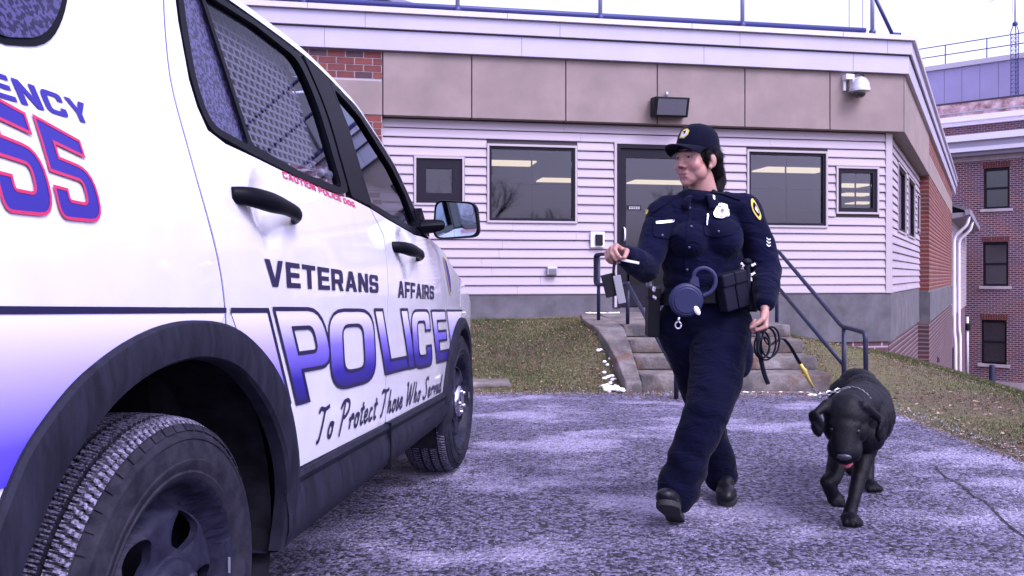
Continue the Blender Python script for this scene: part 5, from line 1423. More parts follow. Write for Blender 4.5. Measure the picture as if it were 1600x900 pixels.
for _ in range(10): bmesh.ops.smooth_vert(bmh, verts=hv, factor=0.5, use_axis_x=True, use_axis_y=True, use_axis_z=True)
bmh.to_mesh(body.data); bmh.free(); shade(body.data)
# skin colours: lips, brows, cheeks and lid lines
ca = body.data.color_attributes.new('pigment', 'FLOAT_COLOR', 'POINT'); HI = HEAD.inverted()
base = Vector((0.335, 0.175, 0.150)); lip = Vector((0.27, 0.085, 0.095)); browc = Vector((0.025, 0.015, 0.014)); flush = Vector((0.36, 0.145, 0.13))
vals = []
for v in body.data.vertices:
    p = HI @ v.co; c = base.copy(); x, y, z = p; ax = abs(x)
    if v.co.z > 1.3 and y < -.03:
        l = math.exp(-((z+.0575)/.0105)**2)*math.exp(-(ax/.021)**4); c = c.lerp(lip, min(1, l*1.1))
        li = math.exp(-((z+.0575)/.0022)**2)*math.exp(-(ax/.024)**6); c = c.lerp(Vector((.07, .02, .022)), li*.9)
        br = math.exp(-((z-.040-.004*sm(.01, .04, ax))/.0055)**2)*sm(.010, .018, ax)*(1-sm(.044, .056, ax)); c = c.lerp(browc, min(1, br*1.0))
        ey = math.exp(-((z-.014)/.0045)**2)*sm(.015, .021, ax)*(1-sm(.041, .047, ax)); c = c.lerp(Vector((.035, .02, .02)), ey*.9)
        ch = math.exp(-((z+.02)/.025)**2)*math.exp(-((ax-.04)/.025)**2); c = c.lerp(flush, ch*.6)
        ns = math.exp(-((z+.031)/.004)**2)*math.exp(-((ax-.010)/.005)**2)*(1 if y < -.085 else 0); c = c.lerp(Vector((.03, .012, .012)), ns)
    vals += [c.x, c.y, c.z, 1]
ca.data.foreach_set('color', vals)
M_SKIN = bpy.data.materials.new('skin'); M_SKIN.use_nodes = True
nt = M_SKIN.node_tree; pb = nt.nodes['Principled BSDF']; at_ = nd(nt, 'ShaderNodeAttribute', attribute_name='pigment')
tc = nd(nt, 'ShaderNodeTexCoord'); n1 = nd(nt, 'ShaderNodeTexNoise', Scale=45.0, Detail=4.0); nt.links.new(tc.outputs['Object'], n1.inputs['Vector'])
mr = nd(nt, 'ShaderNodeMapRange'); mr.inputs['To Min'].default_value = 0.82; mr.inputs['To Max'].default_value = 1.18; nt.links.new(n1.outputs['Fac'], mr.inputs['Value'])
mu = nd(nt, 'ShaderNodeMixRGB', blend_type='MULTIPLY'); mu.inputs[0].default_value = 1; nt.links.new(at_.outputs['Color'], mu.inputs[1]); nt.links.new(mr.outputs[0], mu.inputs[2])
nt.links.new(mu.outputs[0], pb.inputs['Base Color']); pb.inputs['Roughness'].default_value = 0.5
pb.inputs['Subsurface Weight'].default_value = 0.12; pb.inputs['Subsurface Radius'].default_value = (0.012, 0.005, 0.003); pb.inputs['Subsurface Scale'].default_value = 0.5
body.data.materials.append(M_SKIN)
settle(body, P0, officer)

# hair
h = MB()
h.ball(hp(0, .024, .038), (.077, .092, .078), 14, HR)
for s in (-1, 1): h.capsule(hp(s*.071, -.018, .035), hp(s*.072, -.014, .004), .010, .006, 8); h.capsule(hp(s*.066, .05, .02), hp(s*.04, .085, -.045), .026, .024, 8)
h.chain([hp(0, .10, .02), hp(0, .118, -.005)], [.020, .018], 8); h.chain([hp(0, .118, -.005), hp(0, .138, -.030), hp(.003, .140, -.075), hp(.006, .124, -.115), hp(.010, .108, -.140)], [.018, .028, .032, .027, .010], 10)
def strands(p): return 0.0035*mnoise.noise(Vector((p.x*120, p.y*120, p.z*14)))
settle(voxel(h, 'hair', 0.004, 3, M_HAIR, disp=strands), P0, officer)
def strand_coat(name, me, n, L, w, direct, m, keep, lift=0.35, seed=3):
    """short hairs combed over a skin: one part, thousands of slivers"""
    rq = random.Random(seed); areas = []; tot = 0.0
    for p in me.polygons: tot += p.area; areas.append(tot)
    import bisect as bs
    V_, F_ = [], []
    for _ in range(n):
        p = me.polygons[min(len(areas)-1, bs.bisect(areas, rq.random()*tot))]; c = p.center
        if not keep(c): continue
        nn = p.normal; d_ = direct(c); d_ = d_-nn*d_.dot(nn)
        if d_.length < 1e-4: continue
        d_.normalize(); s_v = nn.cross(d_); l = L*rq.uniform(.6, 1.3)
        o_ = c+s_v*rq.uniform(-.003, .003)+d_*rq.uniform(-.003, .003); t_e = o_+(d_+nn*lift*rq.uniform(.3, 1.2)+s_v*rq.uniform(-.25, .25))*l
        k_ = len(V_); V_ += [o_-s_v*w, o_+s_v*w, t_e]; F_.append((k_, k_+1, k_+2))
    me2 = bpy.data.meshes.new(name); me2.from_pydata([tuple(v) for v in V_], [], F_); me2.update()
    o = link(name, me2, m); o['kind'] = 'stuff'; return o
hm = bpy.data.objects['hair']
so = strand_coat('hair_strands', hm.data, 16000, .026, .0008, lambda c: Vector((.25, .15, -.2 if (HEAD.inverted() @ (c+P0)).y < .09 else -1)), M_HAIR, lambda c: True, .10); so.parent = hm
# eyes
for s in (-1, 1):
    e = MB(); e.ball(hp(s*.031, -.0735, .0145), .0108, 8); o = e.build('eye', mat('eye_white', (0.22, 0.19, 0.19), 0.35) if s < 0 else bpy.data.materials['eye_white'], None, smooth=True); settle(o, P0, officer)
    e = MB(); e.ball(hp(s*.031-.0015, -.0805, .0138), .0062, 8); o2 = e.build('iris', mat('brown_iris', (0.02, 0.01, 0.008), 0.15) if s < 0 else bpy.data.materials['brown_iris'], None, smooth=True); o2.data.transform(Matrix.Translation(-P0)); o2.parent = o

def folds(p):
    return 0.008*mnoise.noise(Vector((p.x*8, p.y*7, p.z*12+p.x*8)))+0.0025*mnoise.noise(Vector((p.x*22+4, p.y*18, p.z*30)))
s_ = MB()
s_.ball((.818, 3.73, 1.00), (.168, .135, .12)); s_.ball((.818, 3.725, 1.09), (.178, .138, .15)); s_.ball((.815, 3.725, 1.20), (.182, .128, .14))
s_.ball((.755, 3.640, 1.165), (.088, .080, .088)); s_.ball((.885, 3.640, 1.170), (.090, .080, .090))
s_.capsule((.665, 3.72, 1.298), (.985, 3.72, 1.312), .066, .068); s_.ball((.80, 3.73, 1.345), (.105, .085, .050))
s_.chain([(.648, 3.715, 1.280), (.600, 3.665, 1.155), (.556, 3.610, 1.050), (.500, 3.530, 1.075), (.462, 3.478, 1.094)], [.070, .066, .062, .054, .044])
s_.chain([(.995, 3.72, 1.298), (1.052, 3.705, 1.165), (1.082, 3.675, 1.040), (1.052, 3.585, .960), (1.030, 3.52, .910)], [.076, .070, .066, .055, .044])
s_.ball((.82, 3.725, .945), (.172, .138, .045)); s_.capsule((.805, 3.738, 1.315), (.806, 3.728, 1.335), .078, .066)
shirt = voxel(s_, 'shirt', 0.005, 7, M_SHIRT, disp=folds)
BV = BVHTree.FromPolygons([v.co.copy() for v in shirt.data.vertices], [tuple(p.vertices) for p in shirt.data.polygons])
settle(shirt, P0, officer)
t_ = MB()
t_.ball((.822, 3.745, .85), (.174, .150, .13)); t_.ball((.82, 3.73, .925), (.172, .138, .05))
t_.chain([(.900, 3.71, .80), (.850, 3.60, .60), (.797, 3.52, .47), (.728, 3.525, .30), (.680, 3.535, .14)], [.132, .112, .094, .083, .088])
t_.chain([(.745, 3.765, .80), (.800, 3.79, .62), (.845, 3.83, .46), (.905, 3.925, .28), (.962, 3.985, .10)], [.120, .096, .080, .076, .082])
t_.ball((.965, 3.66, .68), (.055, .075, .10))
def folds2(p):
    k = 0.003+0.007*(1-sm(.12, .4, p.z))
    return 1.5*k*mnoise.noise(Vector((p.x*6, p.y*5, p.z*13+p.x*9)))+0.003*mnoise.noise(Vector((p.x*17+4, p.y*14, p.z*26)))
trou = voxel(t_, 'trousers', 0.0055, 7, M_TROU, disp=folds2)
BT = BVHTree.FromPolygons([v.co.copy() for v in trou.data.vertices], [tuple(p.vertices) for p in trou.data.polygons])
settle(trou, P0, officer)

EYE = Vector((0, 0, 1.02))
def hit(bv, px, py, off=0.003):
    d = Vector(((px-800)/1350, 1, (430-py)/1350)).normalized()
    loc, n, i, dist = bv.ray_cast(EYE, d)
    if loc is None: return None
    if n.dot(d) > 0: n = -n
    return loc + n*off, n
def sewn(name, outline, bv, m, off=0.004, parent=officer, step=4.0, holes=(), thick=0.0):
    """a flat piece sewn to the cloth: outline surveyed in the picture, laid on the real surface"""
    last = [None]
    def fn(u, z):
        r = hit(bv, u, -z, off)
        if r is None: r = (last[0] or Vector((.8, 3.6, 1.2)), None)
        last[0] = r[0]; return r[0]-P0
    L = [[(p[0], -p[1]) for p in outline]]+[[(p[0], -p[1]) for p in h] for h in holes]
    return panel(name, L, fn, m, parent, step, thick)
M_SEAM = cloth_mat('navy_flap', (0.0030, 0.0035, 0.0165), 0.1)
sewn('pocket_flap', rnd([(1021, 349), (1062, 345), (1062, 366, 3), (1042, 373, 2), (1021, 370, 3)]), BV, M_SEAM, 0.005, thick=0.004)
sewn('pocket_flap', rnd([(1099, 352), (1147, 349), (1146, 366, 3), (1122, 371, 2), (1100, 368, 3)]), BV, M_SEAM, 0.005, thick=0.004)
sewn('placket', [(1079, 318), (1084, 317), (1079, 360), (1077, 400), (1076, 430), (1070, 430), (1071, 400), (1073, 360)], BV, M_SEAM, 0.004, thick=0.003)
def disc(name, bv, px, py, r, m, parent=officer, off=0.006, h=0.003):
    q = hit(bv, px, py, off)
    if not q: return
    mm = MB(); mm.lathe([(0.0005, h), (r*.8, h), (r, 0), (r, -h)], 14, Matrix.Translation(q[0]-P0) @ q[1].to_track_quat('Z', 'Y').to_matrix().to_4x4()); return mm.build(name, m, parent, smooth=True)
M_BUTT = mat('dark_button', (0.05, 0.055, 0.11), 0.3)
for (x, y) in [(1078, 326), (1080, 355), (1077, 386), (1074, 421), (1034, 368), (1123, 362)]: disc('button', BV, x, y, 0.0055, M_BUTT)
sewn('name_tag', [(1025, 347), (1054, 343), (1054.5, 347), (1025.5, 351)], BV, M_SILVER, 0.009, thick=0.003)
badge = rnd([(1119, 320, 2), (1126, 318, 3), (1136, 320, 2), (1137, 326, 2), (1138, 335, 3), (1137, 341, 2), (1127, 345, 3), (1116, 340, 2), (1114, 335, 3), (1118, 327, 2)])
sewn('badge', badge, BV, M_SILVER, 0.010, thick=0.004)
M_BDG = mat('badge_enamel', (0.10, 0.10, 0.22), 0.4)
for (x0, x1, y) in ((1121, 1133, 324.5), (1119, 1135, 338)): sewn('badge_line', [(x0, y), (x1, y), (x1, y+1.6), (x0, y+1.6)], BV, M_BDG, 0.0125, step=2)
sewn('badge_seal', rnd([(1124, 329, 2), (1129.5, 329, 2), (1129.5, 334.5, 2), (1124, 334.5, 2)]), BV, M_BDG, 0.0125, step=2)
sewn('pen', [(1104.4, 336), (1106.4, 336), (1105.6, 352), (1103.8, 352)], BV, M_SILVER, 0.010, thick=0.004)
sewn('collar_pin', [(1111, 307), (1113.5, 307), (1114, 312), (1111.5, 312)], BV, M_SILVER, 0.016, thick=0.002)
def emblem(pts, cx, cy, k): return [(cx+(p[0]-cx)*k, cy+(p[1]-cy)*k) for p in pts]
pl = cr([(1173, 313), (1176, 312), (1182, 322), (1188, 337), (1187, 344), (1183, 341), (1176, 331), (1173, 321)], 3, True)
o = sewn('shoulder_patch', pl, BV, M_PATCHY, 0.005, thick=0.002); sewn('patch_field', emblem(pl, 1180.5, 328, .66), BV, M_CAPM, 0.0065)
sewn('patch_star', [(1179, 322), (1182, 328), (1184, 335), (1181, 332), (1178, 327)], BV, M_PATCHW, 0.008)
pr = cr([(1014, 328), (1013, 334), (1004, 345), (997, 352), (994, 350), (1001, 338), (1008, 330)], 3, True)
sewn('shoulder_patch', pr, BV, M_PATCHY, 0.005, thick=0.002); sewn('patch_field', emblem(pr, 1004, 341, .66), BV, M_PATCHW, 0.0065)
for k in range(3):
    y = 371+k*5; sewn('chevron', [(1197, y), (1200, y+3), (1203, y+2), (1203, y+4), (1200, y+5.2), (1197, y+2)], BV, M_PATCHW, 0.005)
for pts in ([(1112, 297), (1130, 299), (1158, 309), (1157, 314), (1128, 305), (1111, 302)], [(1049, 314), (1056, 309), (1030, 322), (1018, 331), (1021, 333)]): sewn('epaulette', pts, BV, M_SEAM, 0.007, thick=0.004)
# collar
c_ = MB(); nc = Vector((.803, 3.712, 1.352))
ring = []
for i in range(29):
    a = math.radians(-100+26+ (308)*i/28); ring.append((math.cos(a), math.sin(a)))
rows_ = []
for (r, dz, dn) in ((.062, .000, .0), (.065, .010, .0), (.072, .000, .0), (.090, -.026, .014), (.088, -.030, .016)):
    row = []
    for k, (cx_, sy) in enumerate(ring):
        front = max(0, 1-min(k, 28-k)/7.0)
        lean = 0.012*cx_
        row.append(nc + Vector((cx_*r*1.02-0.004, sy*r*1.05-0.008, dz+lean*0.3+0.010*max(0, sy)-front*front*dn*1.3-0.006*front)))
    rows_.append(row)
c_.v = [tuple(p) for r in rows_ for p in r]; n = 29
c_.f = [(i*n+k, i*n+k+1, (i+1)*n+k+1, (i+1)*n+k) for i in range(4) for k in range(n-1)]
o = c_.build('collar', M_SHIRT, None, smooth=True); md = o.modifiers.new('t', 'SOLIDIFY'); md.thickness = 0.004; settle(o, P0, officer)

# cap
CAPM = HEAD @ Matrix.Translation((0, .012, .054)) @ Matrix.Rotation(math.radians(-9), 4, 'X')
k_ = MB(); prof = [(1.0, -.022), (1.01, 0.0), (0.995, .02), (0.95, .045), (0.86, .068), (0.70, .087), (0.48, .099), (0.24, .105), (0.06, .1065), (0.058, .1105), (0.001, .112)]
k_.lathe(prof, 48, CAPM @ Matrix.Diagonal((.0835, .103, 1.0, 1)))
cap = k_.build('cap', M_CAPM, None, smooth=True, auto=1.0); md = cap.modifiers.new('t', 'SOLIDIFY'); md.thickness = 0.003
capbv = BVHTree.FromPolygons([v.co.copy() for v in cap.data.vertices], [tuple(p.vertices) for p in cap.data.polygons]); settle(cap, P0, officer)
rows_ = []
for j in range(8):
    t = j/7; row = []
    for i in range(21):
        a = math.radians(-90-66+132*i/20); cx_, sy = math.cos(a), math.sin(a); e = 0.072*t*(max(0, -sy)**0.8)
        row.append(CAPM @ Vector((.0835*cx_*(1+.02*t), .103*sy-e*1.05, -.006-.004*t-0.024*(abs(cx_)**2)*(0.35+0.9*t)-.008*t*t)))
    rows_.append(row)
k_ = MB(); n = 21; k_.v = [tuple(p) for r in rows_ for p in r]; k_.f = [(i*n+k, i*n+k+1, (i+1)*n+k+1, (i+1)*n+k) for i in range(7) for k in range(n-1)]
o = k_.build('cap_peak', M_CAPM, None, smooth=True); md = o.modifiers.new('t', 'SOLIDIFY'); md.thickness = 0.0035; settle(o, P0, officer); o.parent = cap
em = [(1066, 206.5), (1070, 202.5), (1075, 201.5), (1077.5, 205), (1075, 211), (1069, 216.5), (1062.5, 216)]
sewn('cap_emblem', em, capbv, M_PATCHY, 0.0035, cap, 2.0, thick=0.002)
sewn('emblem_shield', emblem(em, 1069.5, 211.5, .66), capbv, M_PATCHW, 0.0055, cap, 2.0)
sewn('emblem_mark', [(1068, 207), (1073, 205), (1072, 209), (1069, 211), (1070, 208.5)], capbv, M_CAPM, 0.007, cap, 2.0)

# shoes
def shoe(heel, toe, up, name):
    heel, toe, up = Vector(heel), Vector(toe), Vector(up); f = (toe-heel).normalized(); u = (up-f*up.dot(f)).normalized(); s = f.cross(u)
    M = Matrix((( *s, 0), (*f, 0), (*u, 0), (0, 0, 0, 1))).transposed(); M.translation = heel; L = (toe-heel).length
    sh = MB()
    sh.ball(M @ Vector((0, .02, .055)), (.036, .045, .048), 12, M.to_3x3().to_4x4()); sh.ball(M @ Vector((0, L*.45, .050)), (.040, .085, .045), 12, M.to_3x3().to_4x4())
    sh.ball(M @ Vector((.004, L*.80, .043)), (.046, .070, .036), 12, M.to_3x3().to_4x4()); sh.capsule(M @ Vector((0, .035, .06)), M @ Vector((0, .03, .125)), .042, .044, 10)
    o = voxel(sh, name, 0.005, 4, M_SHOE); settle(o, P0, officer)
    out = cr([(-.034, -.02), (0, -.034), (.034, -.02), (.035, L*.35), (.046, L*.7), (.042, L*.92), (.015, L*1.02), (-.02, L*1.0), (-.043, L*.85), (-.044, L*.65), (-.033, L*.35)], 4, True)
    so = MB(); so.prism(out, 'z', 0.0, 0.024); so.v = [tuple(M @ Vector(p)) for p in so.v]; q = so.build('sole', M_SOLE, None, bevel=0.004); q.data.transform(Matrix.Translation(-P0)); q.parent = o
    so = MB()
    for j in range(5):
        y = L*(0.42+0.075*j); so.tube([M @ Vector((-.026, y, .083-.006*j)), M @ Vector((0, y+.006, .097-.007*j)), M @ Vector((.026, y, .083-.006*j))], .0035, 6)
    q = so.build('lace', M_LEATH, None); q.data.transform(Matrix.Translation(-P0)); q.parent = o
shoe((.672, 3.545, .012), (.592, 3.315, .135), (.1, .5, .9), 'shoe')
shoe((.985, 4.03, .045), (.950, 3.80, .004), (0, .1, 1), 'shoe')

# duty belt and what is fixed to it
def belt_pt(a, r=0.0): return Vector((.82+(.180+r)*math.cos(a), 3.732+(.147+r)*math.sin(a), .928+.012*math.cos(a)))
bl = MB(); n = 48
for i in range(n):
    a = 2*PI*i/n
    for (r, z) in ((0.0, -.026), (.006, -.026), (.006, .026), (0, .026)): p = belt_pt(a, r); bl.v.append((p.x, p.y, p.z+z))
bl.f = [(i*4+k, ((i+1) % n)*4+k, ((i+1) % n)*4+(k+1) % 4, i*4+(k+1) % 4) for i in range(n) for k in range(4)]
belt = settle(bl.build('duty_belt', M_LEATH, None), P0, officer)
def on_belt(deg, r=0.006): a = math.radians(deg); return belt_pt(a, r), Matrix.Rotation(a+PI/2, 4, 'Z')
def belt_piece(name, deg, boxes, m, tilt=0.0, bevel=0.006):
    p, R = on_belt(deg); mm = MB()
    for (c, d) in boxes: mm.box((0, 0, 0), d, M=Matrix.Translation(c))
    R2 = Matrix.Translation(p) @ R @ Matrix.Rotation(tilt, 4, 'Y'); mm.v = [tuple(R2 @ Vector(v)) for v in mm.v]
    o = mm.build(name, m, None, bevel=bevel); return settle(o, P0, belt)
M_NYL = mat('black_nylon', (0.006, 0.006, 0.016), 0.65, bump=0.4, bscale=300, bdist=0.001, spec=0.14)
belt_piece('double_pouch', -64, [((-.032, -.028, .022), (.060, .052, .150)), ((.032, -.028, .022), (.060, .052, .150))], M_NYL, -0.22)
belt_piece('pouch_flap', -64, [((-.032, -.034, .075), (.064, .056, .055)), ((.032, -.034, .075), (.064, .056, .055))], M_NYL, -0.22, 0.008)
belt_piece('buckle', -92, [((0, -.004, 0), (.06, .008, .05))], M_LEATH)
belt_piece('holster', 186, [((0, -.030, -.06), (.062, .052, .20)), ((0, -.03, .03), (.07, .058, .05))], M_LEATH, 0.06)
belt_piece('pistol_grip', 186, [((-.016, -.034, .085), (.034, .030, .10))], mat('grip_polymer', (0.10, 0.10, 0.14), 0.4), -0.32, 0.010)
belt_piece('clip', 200, [((0.03, -.062, .02), (.03, .006, .012)), ((.01, -.06, .05), (.02, .006, .02))], M_SILVER, 0.3, 0.002)
belt_piece('baton_holder', -18, [((0, -.026, -.01), (.04, .045, .13))], M_LEATH, 0.08)
p, R = on_belt(-30); mm = MB()
bt = [p+Vector((.006, -.045, -.06)), p+Vector((.004, -.045, .04)), p+Vector((0, -.047, .125))]
mm.tube(bt, .0135, 12); mm.ball(bt[-1]+Vector((0, 0, .012)), (.021, .021, .016), 10); settle(mm.build('baton', M_NYL, None, smooth=True, auto=0.8), P0, belt)
mm = MB()
for dz, dx in ((.088, -.022), (.086, .022), (.045, -.017), (.048, .02)): q = bt[1]+Vector((dx, -.006, dz)); mm.box(q, (.020, .006, .010), M=Matrix.Rotation(0.4 if dx < 0 else -0.5, 4, 'Y'))
for j in range(5): mm.ball(bt[0]+Vector((.024+.004*j, -.016, .085-.017*j)), .0042, 5)
settle(mm.build('key_tags', M_SILVER, None), P0, belt)

# the round blue case with a ring handle clipped to the belt
q = Vector((0.712, 3.535, 0.918))
case = thing('leash_case', 'round blue-grey plastic case with a ring handle clipped to the officer\'s belt', 'case', q)
TM = Matrix.Rotation(math.radians(96), 4, 'X') @ Matrix.Rotation(0.0, 4, 'Z')
mm = MB(); mm.lathe([(0.0005, .021), (.050, .021), (.053, .018), (.055, .0165), (.059, .017), (.068, .010), (.071, 0), (.068, -.012), (.06, -.02), (.0005, -.02)], 48, TM); mm.build('shell', M_STEELBLUE, case, smooth=True, auto=0.5)
lp = cr([(.038, -.006, .066), (.03, -.010, .105), (.052, -.012, .128), (.085, -.012, .128), (.112, -.012, .105), (.118, -.012, .07), (.100, -.012, .035), (.068, -.008, .018)], 5)
mm = MB(); mm.tube(lp, [.0075]*len(lp), 12, flat=1.2); mm.prism([(.012, .070), (.052, .052), (.046, .095), (.024, .098)], 'y', -.018, .006); mm.build('handle', M_STEELBLUE, case, smooth=True, auto=0.7)
mm = MB(); mm.lathe([(0.0005, .0235), (.016, .023), (.018, .021)], 24, TM @ Matrix.Translation((.042, -.040, 0)) @ Matrix.Rotation(0.5, 4, 'Z') @ Matrix.Diagonal((.62, 1.15, 1, 1))); mm.build('oval_label', M_WHITE, case, smooth=True)
mm = MB(); mm.tube([(-.034+.012*math.cos(a*PI/8), -.01, -.102+.014*math.sin(a*PI/8)) for a in range(17)], .0032, 8); mm.tube([(-.034, -.01, -.088), (-.03, -.008, -.07)], .005, 6); mm.build('clip', M_GALV, case, smooth=True)
# what the raised hand holds
w = kr[0]; fp = (w[0]+w[1])/2+Vector((.012, -.035, -.045))
key = thing('key', 'pale flat key pinched in the officer\'s raised hand', 'key', fp)
mm = MB(); mm.box((.045, 0.0, -.012), (.072, .004, .010), M=Matrix.Rotation(0.20, 4, 'Y')); mm.build('blade', mat('pale_key', (0.62, 0.60, 0.64), 0.35, metal=0.3), key, bevel=0.001)
mm = MB(); mm.lathe([(.004, .003), (.014, .003), (.014, -.003), (.004, -.003)], 16, Matrix.Rotation(PI/2, 4, 'X'), True); mm.build('bow', M_BLACK, key)
lan = thing('strap_case', 'dark strap with a flat grey card case dangling below the raised hand', 'strap', fp+Vector((-.012, .01, -.02)))
mm = MB(); mm.tube([(0, 0, 0.02), (-.006, 0, -.03), (.0, 0.005, -.07)], [.013, .011, .016], 8, flat=0.5); mm.box((-.022, 0.006, -.085), (.045, .014, .09), M=Matrix.Rotation(-0.25, 4, 'Y')); mm.build('strap', M_LEATH, lan, bevel=0.002)
mm = MB(); mm.box((.016, -.006, -.10), (.030, .010, .110), M=Matrix.Rotation(-0.20, 4, 'Y')); mm.build('card', mat('grey_card', (0.20, 0.20, 0.22), 0.4), lan, bevel=0.002)
# ================================================================== THE DOG
G0 = Vector((1.50, 3.80, 0.0))
dog = thing('dog', 'black labrador with lowered head and pink tongue tip walking toward the camera', 'dog', G0)
M_FUR = mat('black_fur', (0.0030, 0.0030, 0.0064), 0.5, spec=0.14, var=0.35, vscale=14, bump=0.5, bscale=140, bdist=0.004, stretch=(1, 0.4, 1))
d = MB()
# trunk: rump, loin, ribs, shoulders, neck
d.ball((1.715, 4.28, .450), (.096, .135, .110)); d.ball((1.68, 4.12, .445), (.088, .15, .102)); d.ball((1.625, 3.97, .420), (.102, .17, .122)); d.ball((1.56, 3.80, .405), (.106, .15, .132))
d.ball((1.505, 3.70, .395), (.098, .10, .118)); d.ball((1.495, 3.66, .345), (.085, .07, .08))
d.chain([(1.53, 3.76, .465), (1.45, 3.64, .470), (1.39, 3.56, .462)], [.090, .085, .080])
# head, bowed: skull, cheeks, stop, muzzle
HD = Matrix.Translation((1.352, 3.50, .448)) @ Matrix.Rotation(math.radians(-24), 4, 'Z') @ Matrix.Rotation(math.radians(52), 4, 'X')   # local -y along the muzzle
def dp(x, y, z): return HD @ Vector((x, y, z))
DR = HD.to_3x3().to_4x4()
def db(c, r): d.ball(dp(*c), r, 14, DR)
db((0, .01, .005), (.088, .088, .072)); db((0, -.035, -.012), (.080, .076, .063))
for s in (-1, 1):
    db((s*.046, -.045, -.018), (.042, .056, .048)); db((s*.034, -.052, .034), (.024, .026, .014))
    db((s*.032, -.132, -.024), (.034, .052, .036))
d.capsule(dp(0, -.06, .002), dp(0, -.150, -.012), .060, .046); db((0, -.142, -.034), (.052, .054, .032)); db((0, -.168, -.004), (.034, .022, .022))
d.capsule(dp(0, -.03, -.050), dp(0, -.135, -.062), .046, .034)
# ears hang as flaps
for s, px_, py_, yy in ((-1, 1276, 659, 3.475), (1, 1375, 668, 3.50)):
    c_ = Vector(at(px_, py_, yy)); Rm = Matrix.Rotation(s*.30, 4, 'Y') @ Matrix.Rotation(s*-.5, 4, 'Z') @ Matrix.Rotation(-.25, 4, 'X')
    d.ball(c_, (.013, .034, .050), 12, Rm); d.ball(c_+Vector((s*.004, -.006, -.030)), (.012, .024, .034), 12, Rm)
    d.capsule(dp(s*.066, .025, .045), c_+Vector((0, .004, .036)), .024, .015, 8)
# forelegs
d.chain([(1.54, 3.72, .38), (1.510, 3.685, .275), (1.455, 3.62, .18), (1.410, 3.565, .095), (1.388, 3.55, .045)], [.064, .044, .031, .025, .027])
d.ball((1.380, 3.525, .026), (.038, .050, .026));
for k in range(4): d.ball((1.350+.020*k, 3.488+abs(k-1.5)*.008, .019), (.013, .020, .018), 8)
d.chain([(1.42, 3.68, .34), (1.375, 3.63, .26), (1.315, 3.54, .190), (1.285, 3.52, .178)], [.062, .044, .033, .029])
d.chain([(1.285, 3.52, .178), (1.312, 3.545, .128), (1.330, 3.56, .104)], [.029, .029, .028]); d.ball((1.332, 3.55, .099), (.036, .036, .028))
for k in range(3): d.ball((1.315+.019*k, 3.528, .085), (.012, .014, .014), 8)
# hind legs: thigh, stifle forward, hock back, shank, paw
d.chain([(1.745, 4.24, .43), (1.745, 4.12, .29), (1.75, 4.24, .17), (1.715, 4.16, .04)], [.082, .056, .030, .027])
d.ball((1.700, 4.095, .026), (.036, .054, .026))
for k in range(4): d.ball((1.671+.019*k, 4.052, .018), (.012, .018, .017), 8)
d.chain([(1.665, 4.28, .42), (1.69, 4.26, .28), (1.735, 4.46, .18), (1.745, 4.44, .05)], [.095, .065, .034, .030]); d.ball((1.74, 4.41, .026), (.04, .055, .027))
# tail
d.chain([(1.735, 4.40, .48), (1.76, 4.52, .44), (1.78, 4.62, .34), (1.79, 4.68, .24)], [.045, .034, .026, .014])
def coat(p):
    w = 0.0
    if p.y > 3.66 and p.z > .38: w = 0.008*math.sin(62*(p.y+0.35*abs(p.x-1.56)+0.03*mnoise.noise(Vector((p.x*7, p.y*7, p.z*7)))))*math.exp(-((p.y-3.84)/.13)**2)
    return w + 0.002*mnoise.noise(Vector((p.x*28, p.y*16, p.z*28)))
fur = voxel(d, 'body', 0.0045, 13, M_FUR, disp=coat); settle(fur, G0, dog)
fs = strand_coat('coat', fur.data, 70000, .011, .0007, lambda c: Vector((.12, 1, -.15)) if c.z > .25 else Vector((0, .2, -1)), mat('black_hairs', (0.0032, 0.0032, 0.0070), 0.5, spec=0.16), lambda c: True, .22, 9); fs.parent = dog
e = MB(); e.ball(dp(0, -.184, .006), (.028, .013, .017), 10, DR)
settle(e.build('nose', mat('wet_nose', (0.03, 0.03, 0.045), 0.22, bump=0.4, bscale=200, bdist=0.002), None, smooth=True), G0, dog)
for s in (-1, 1):
    e = MB(); e.ball(dp(s*.047, -.080, .027), .0105, 10); settle(e.build('eye', mat('dog_eye', (0.006, 0.004, 0.004), 0.35, spec=0.3) if s < 0 else bpy.data.materials['dog_eye'], None, smooth=True), G0, dog)
e = MB(); e.ball(dp(.006, -.158, -.078), (.024, .032, .011), 10, DR)
settle(e.build('tongue', mat('pink_tongue', (0.42, 0.06, 0.11), 0.4), None, smooth=True), G0, dog)
# chain collar
def chain_links(path, name, m, parent, P, pitch=.017, r=.0024):
    mm = MB(); L = [Vector(p) for p in path]; acc = 0; i = 0; pos = L[0]; k = 0
    dense = []
    for a, bb in zip(L[:-1], L[1:]):
        nn = max(1, int((bb-a).length/pitch))
        for j in range(nn): dense.append((a+(bb-a)*j/nn, (bb-a).normalized()))
    for k, (p, dr) in enumerate(dense):
        up = Vector((0, 0, 1)) if abs(dr.z) < .9 else Vector((1, 0, 0)); s = dr.cross(up).normalized(); t = dr.cross(s)
        n_ = s if k % 2 else t
        mm.tube([p+dr*math.cos(q*PI/5)*pitch*.72+n_*math.sin(q*PI/5)*pitch*.42-P for q in range(11)], r, 5, cap=False)
    o = mm.build(name, m, parent); return o
M_CHAIN = mat('chain_steel', (0.36, 0.35, 0.40), 0.3, metal=0.9)
nc_ = Vector((1.425, 3.615, .468)); ax = Vector((-.66, -.72, -.02)).normalized(); s1 = ax.cross(Vector((0, 0, 1))).normalized(); s2 = s1.cross(ax)
chain_links([nc_+(s1*math.cos(a*PI/24)+s2*math.sin(a*PI/24))*.079 for a in range(49)], 'chain_collar', M_CHAIN, dog, G0)

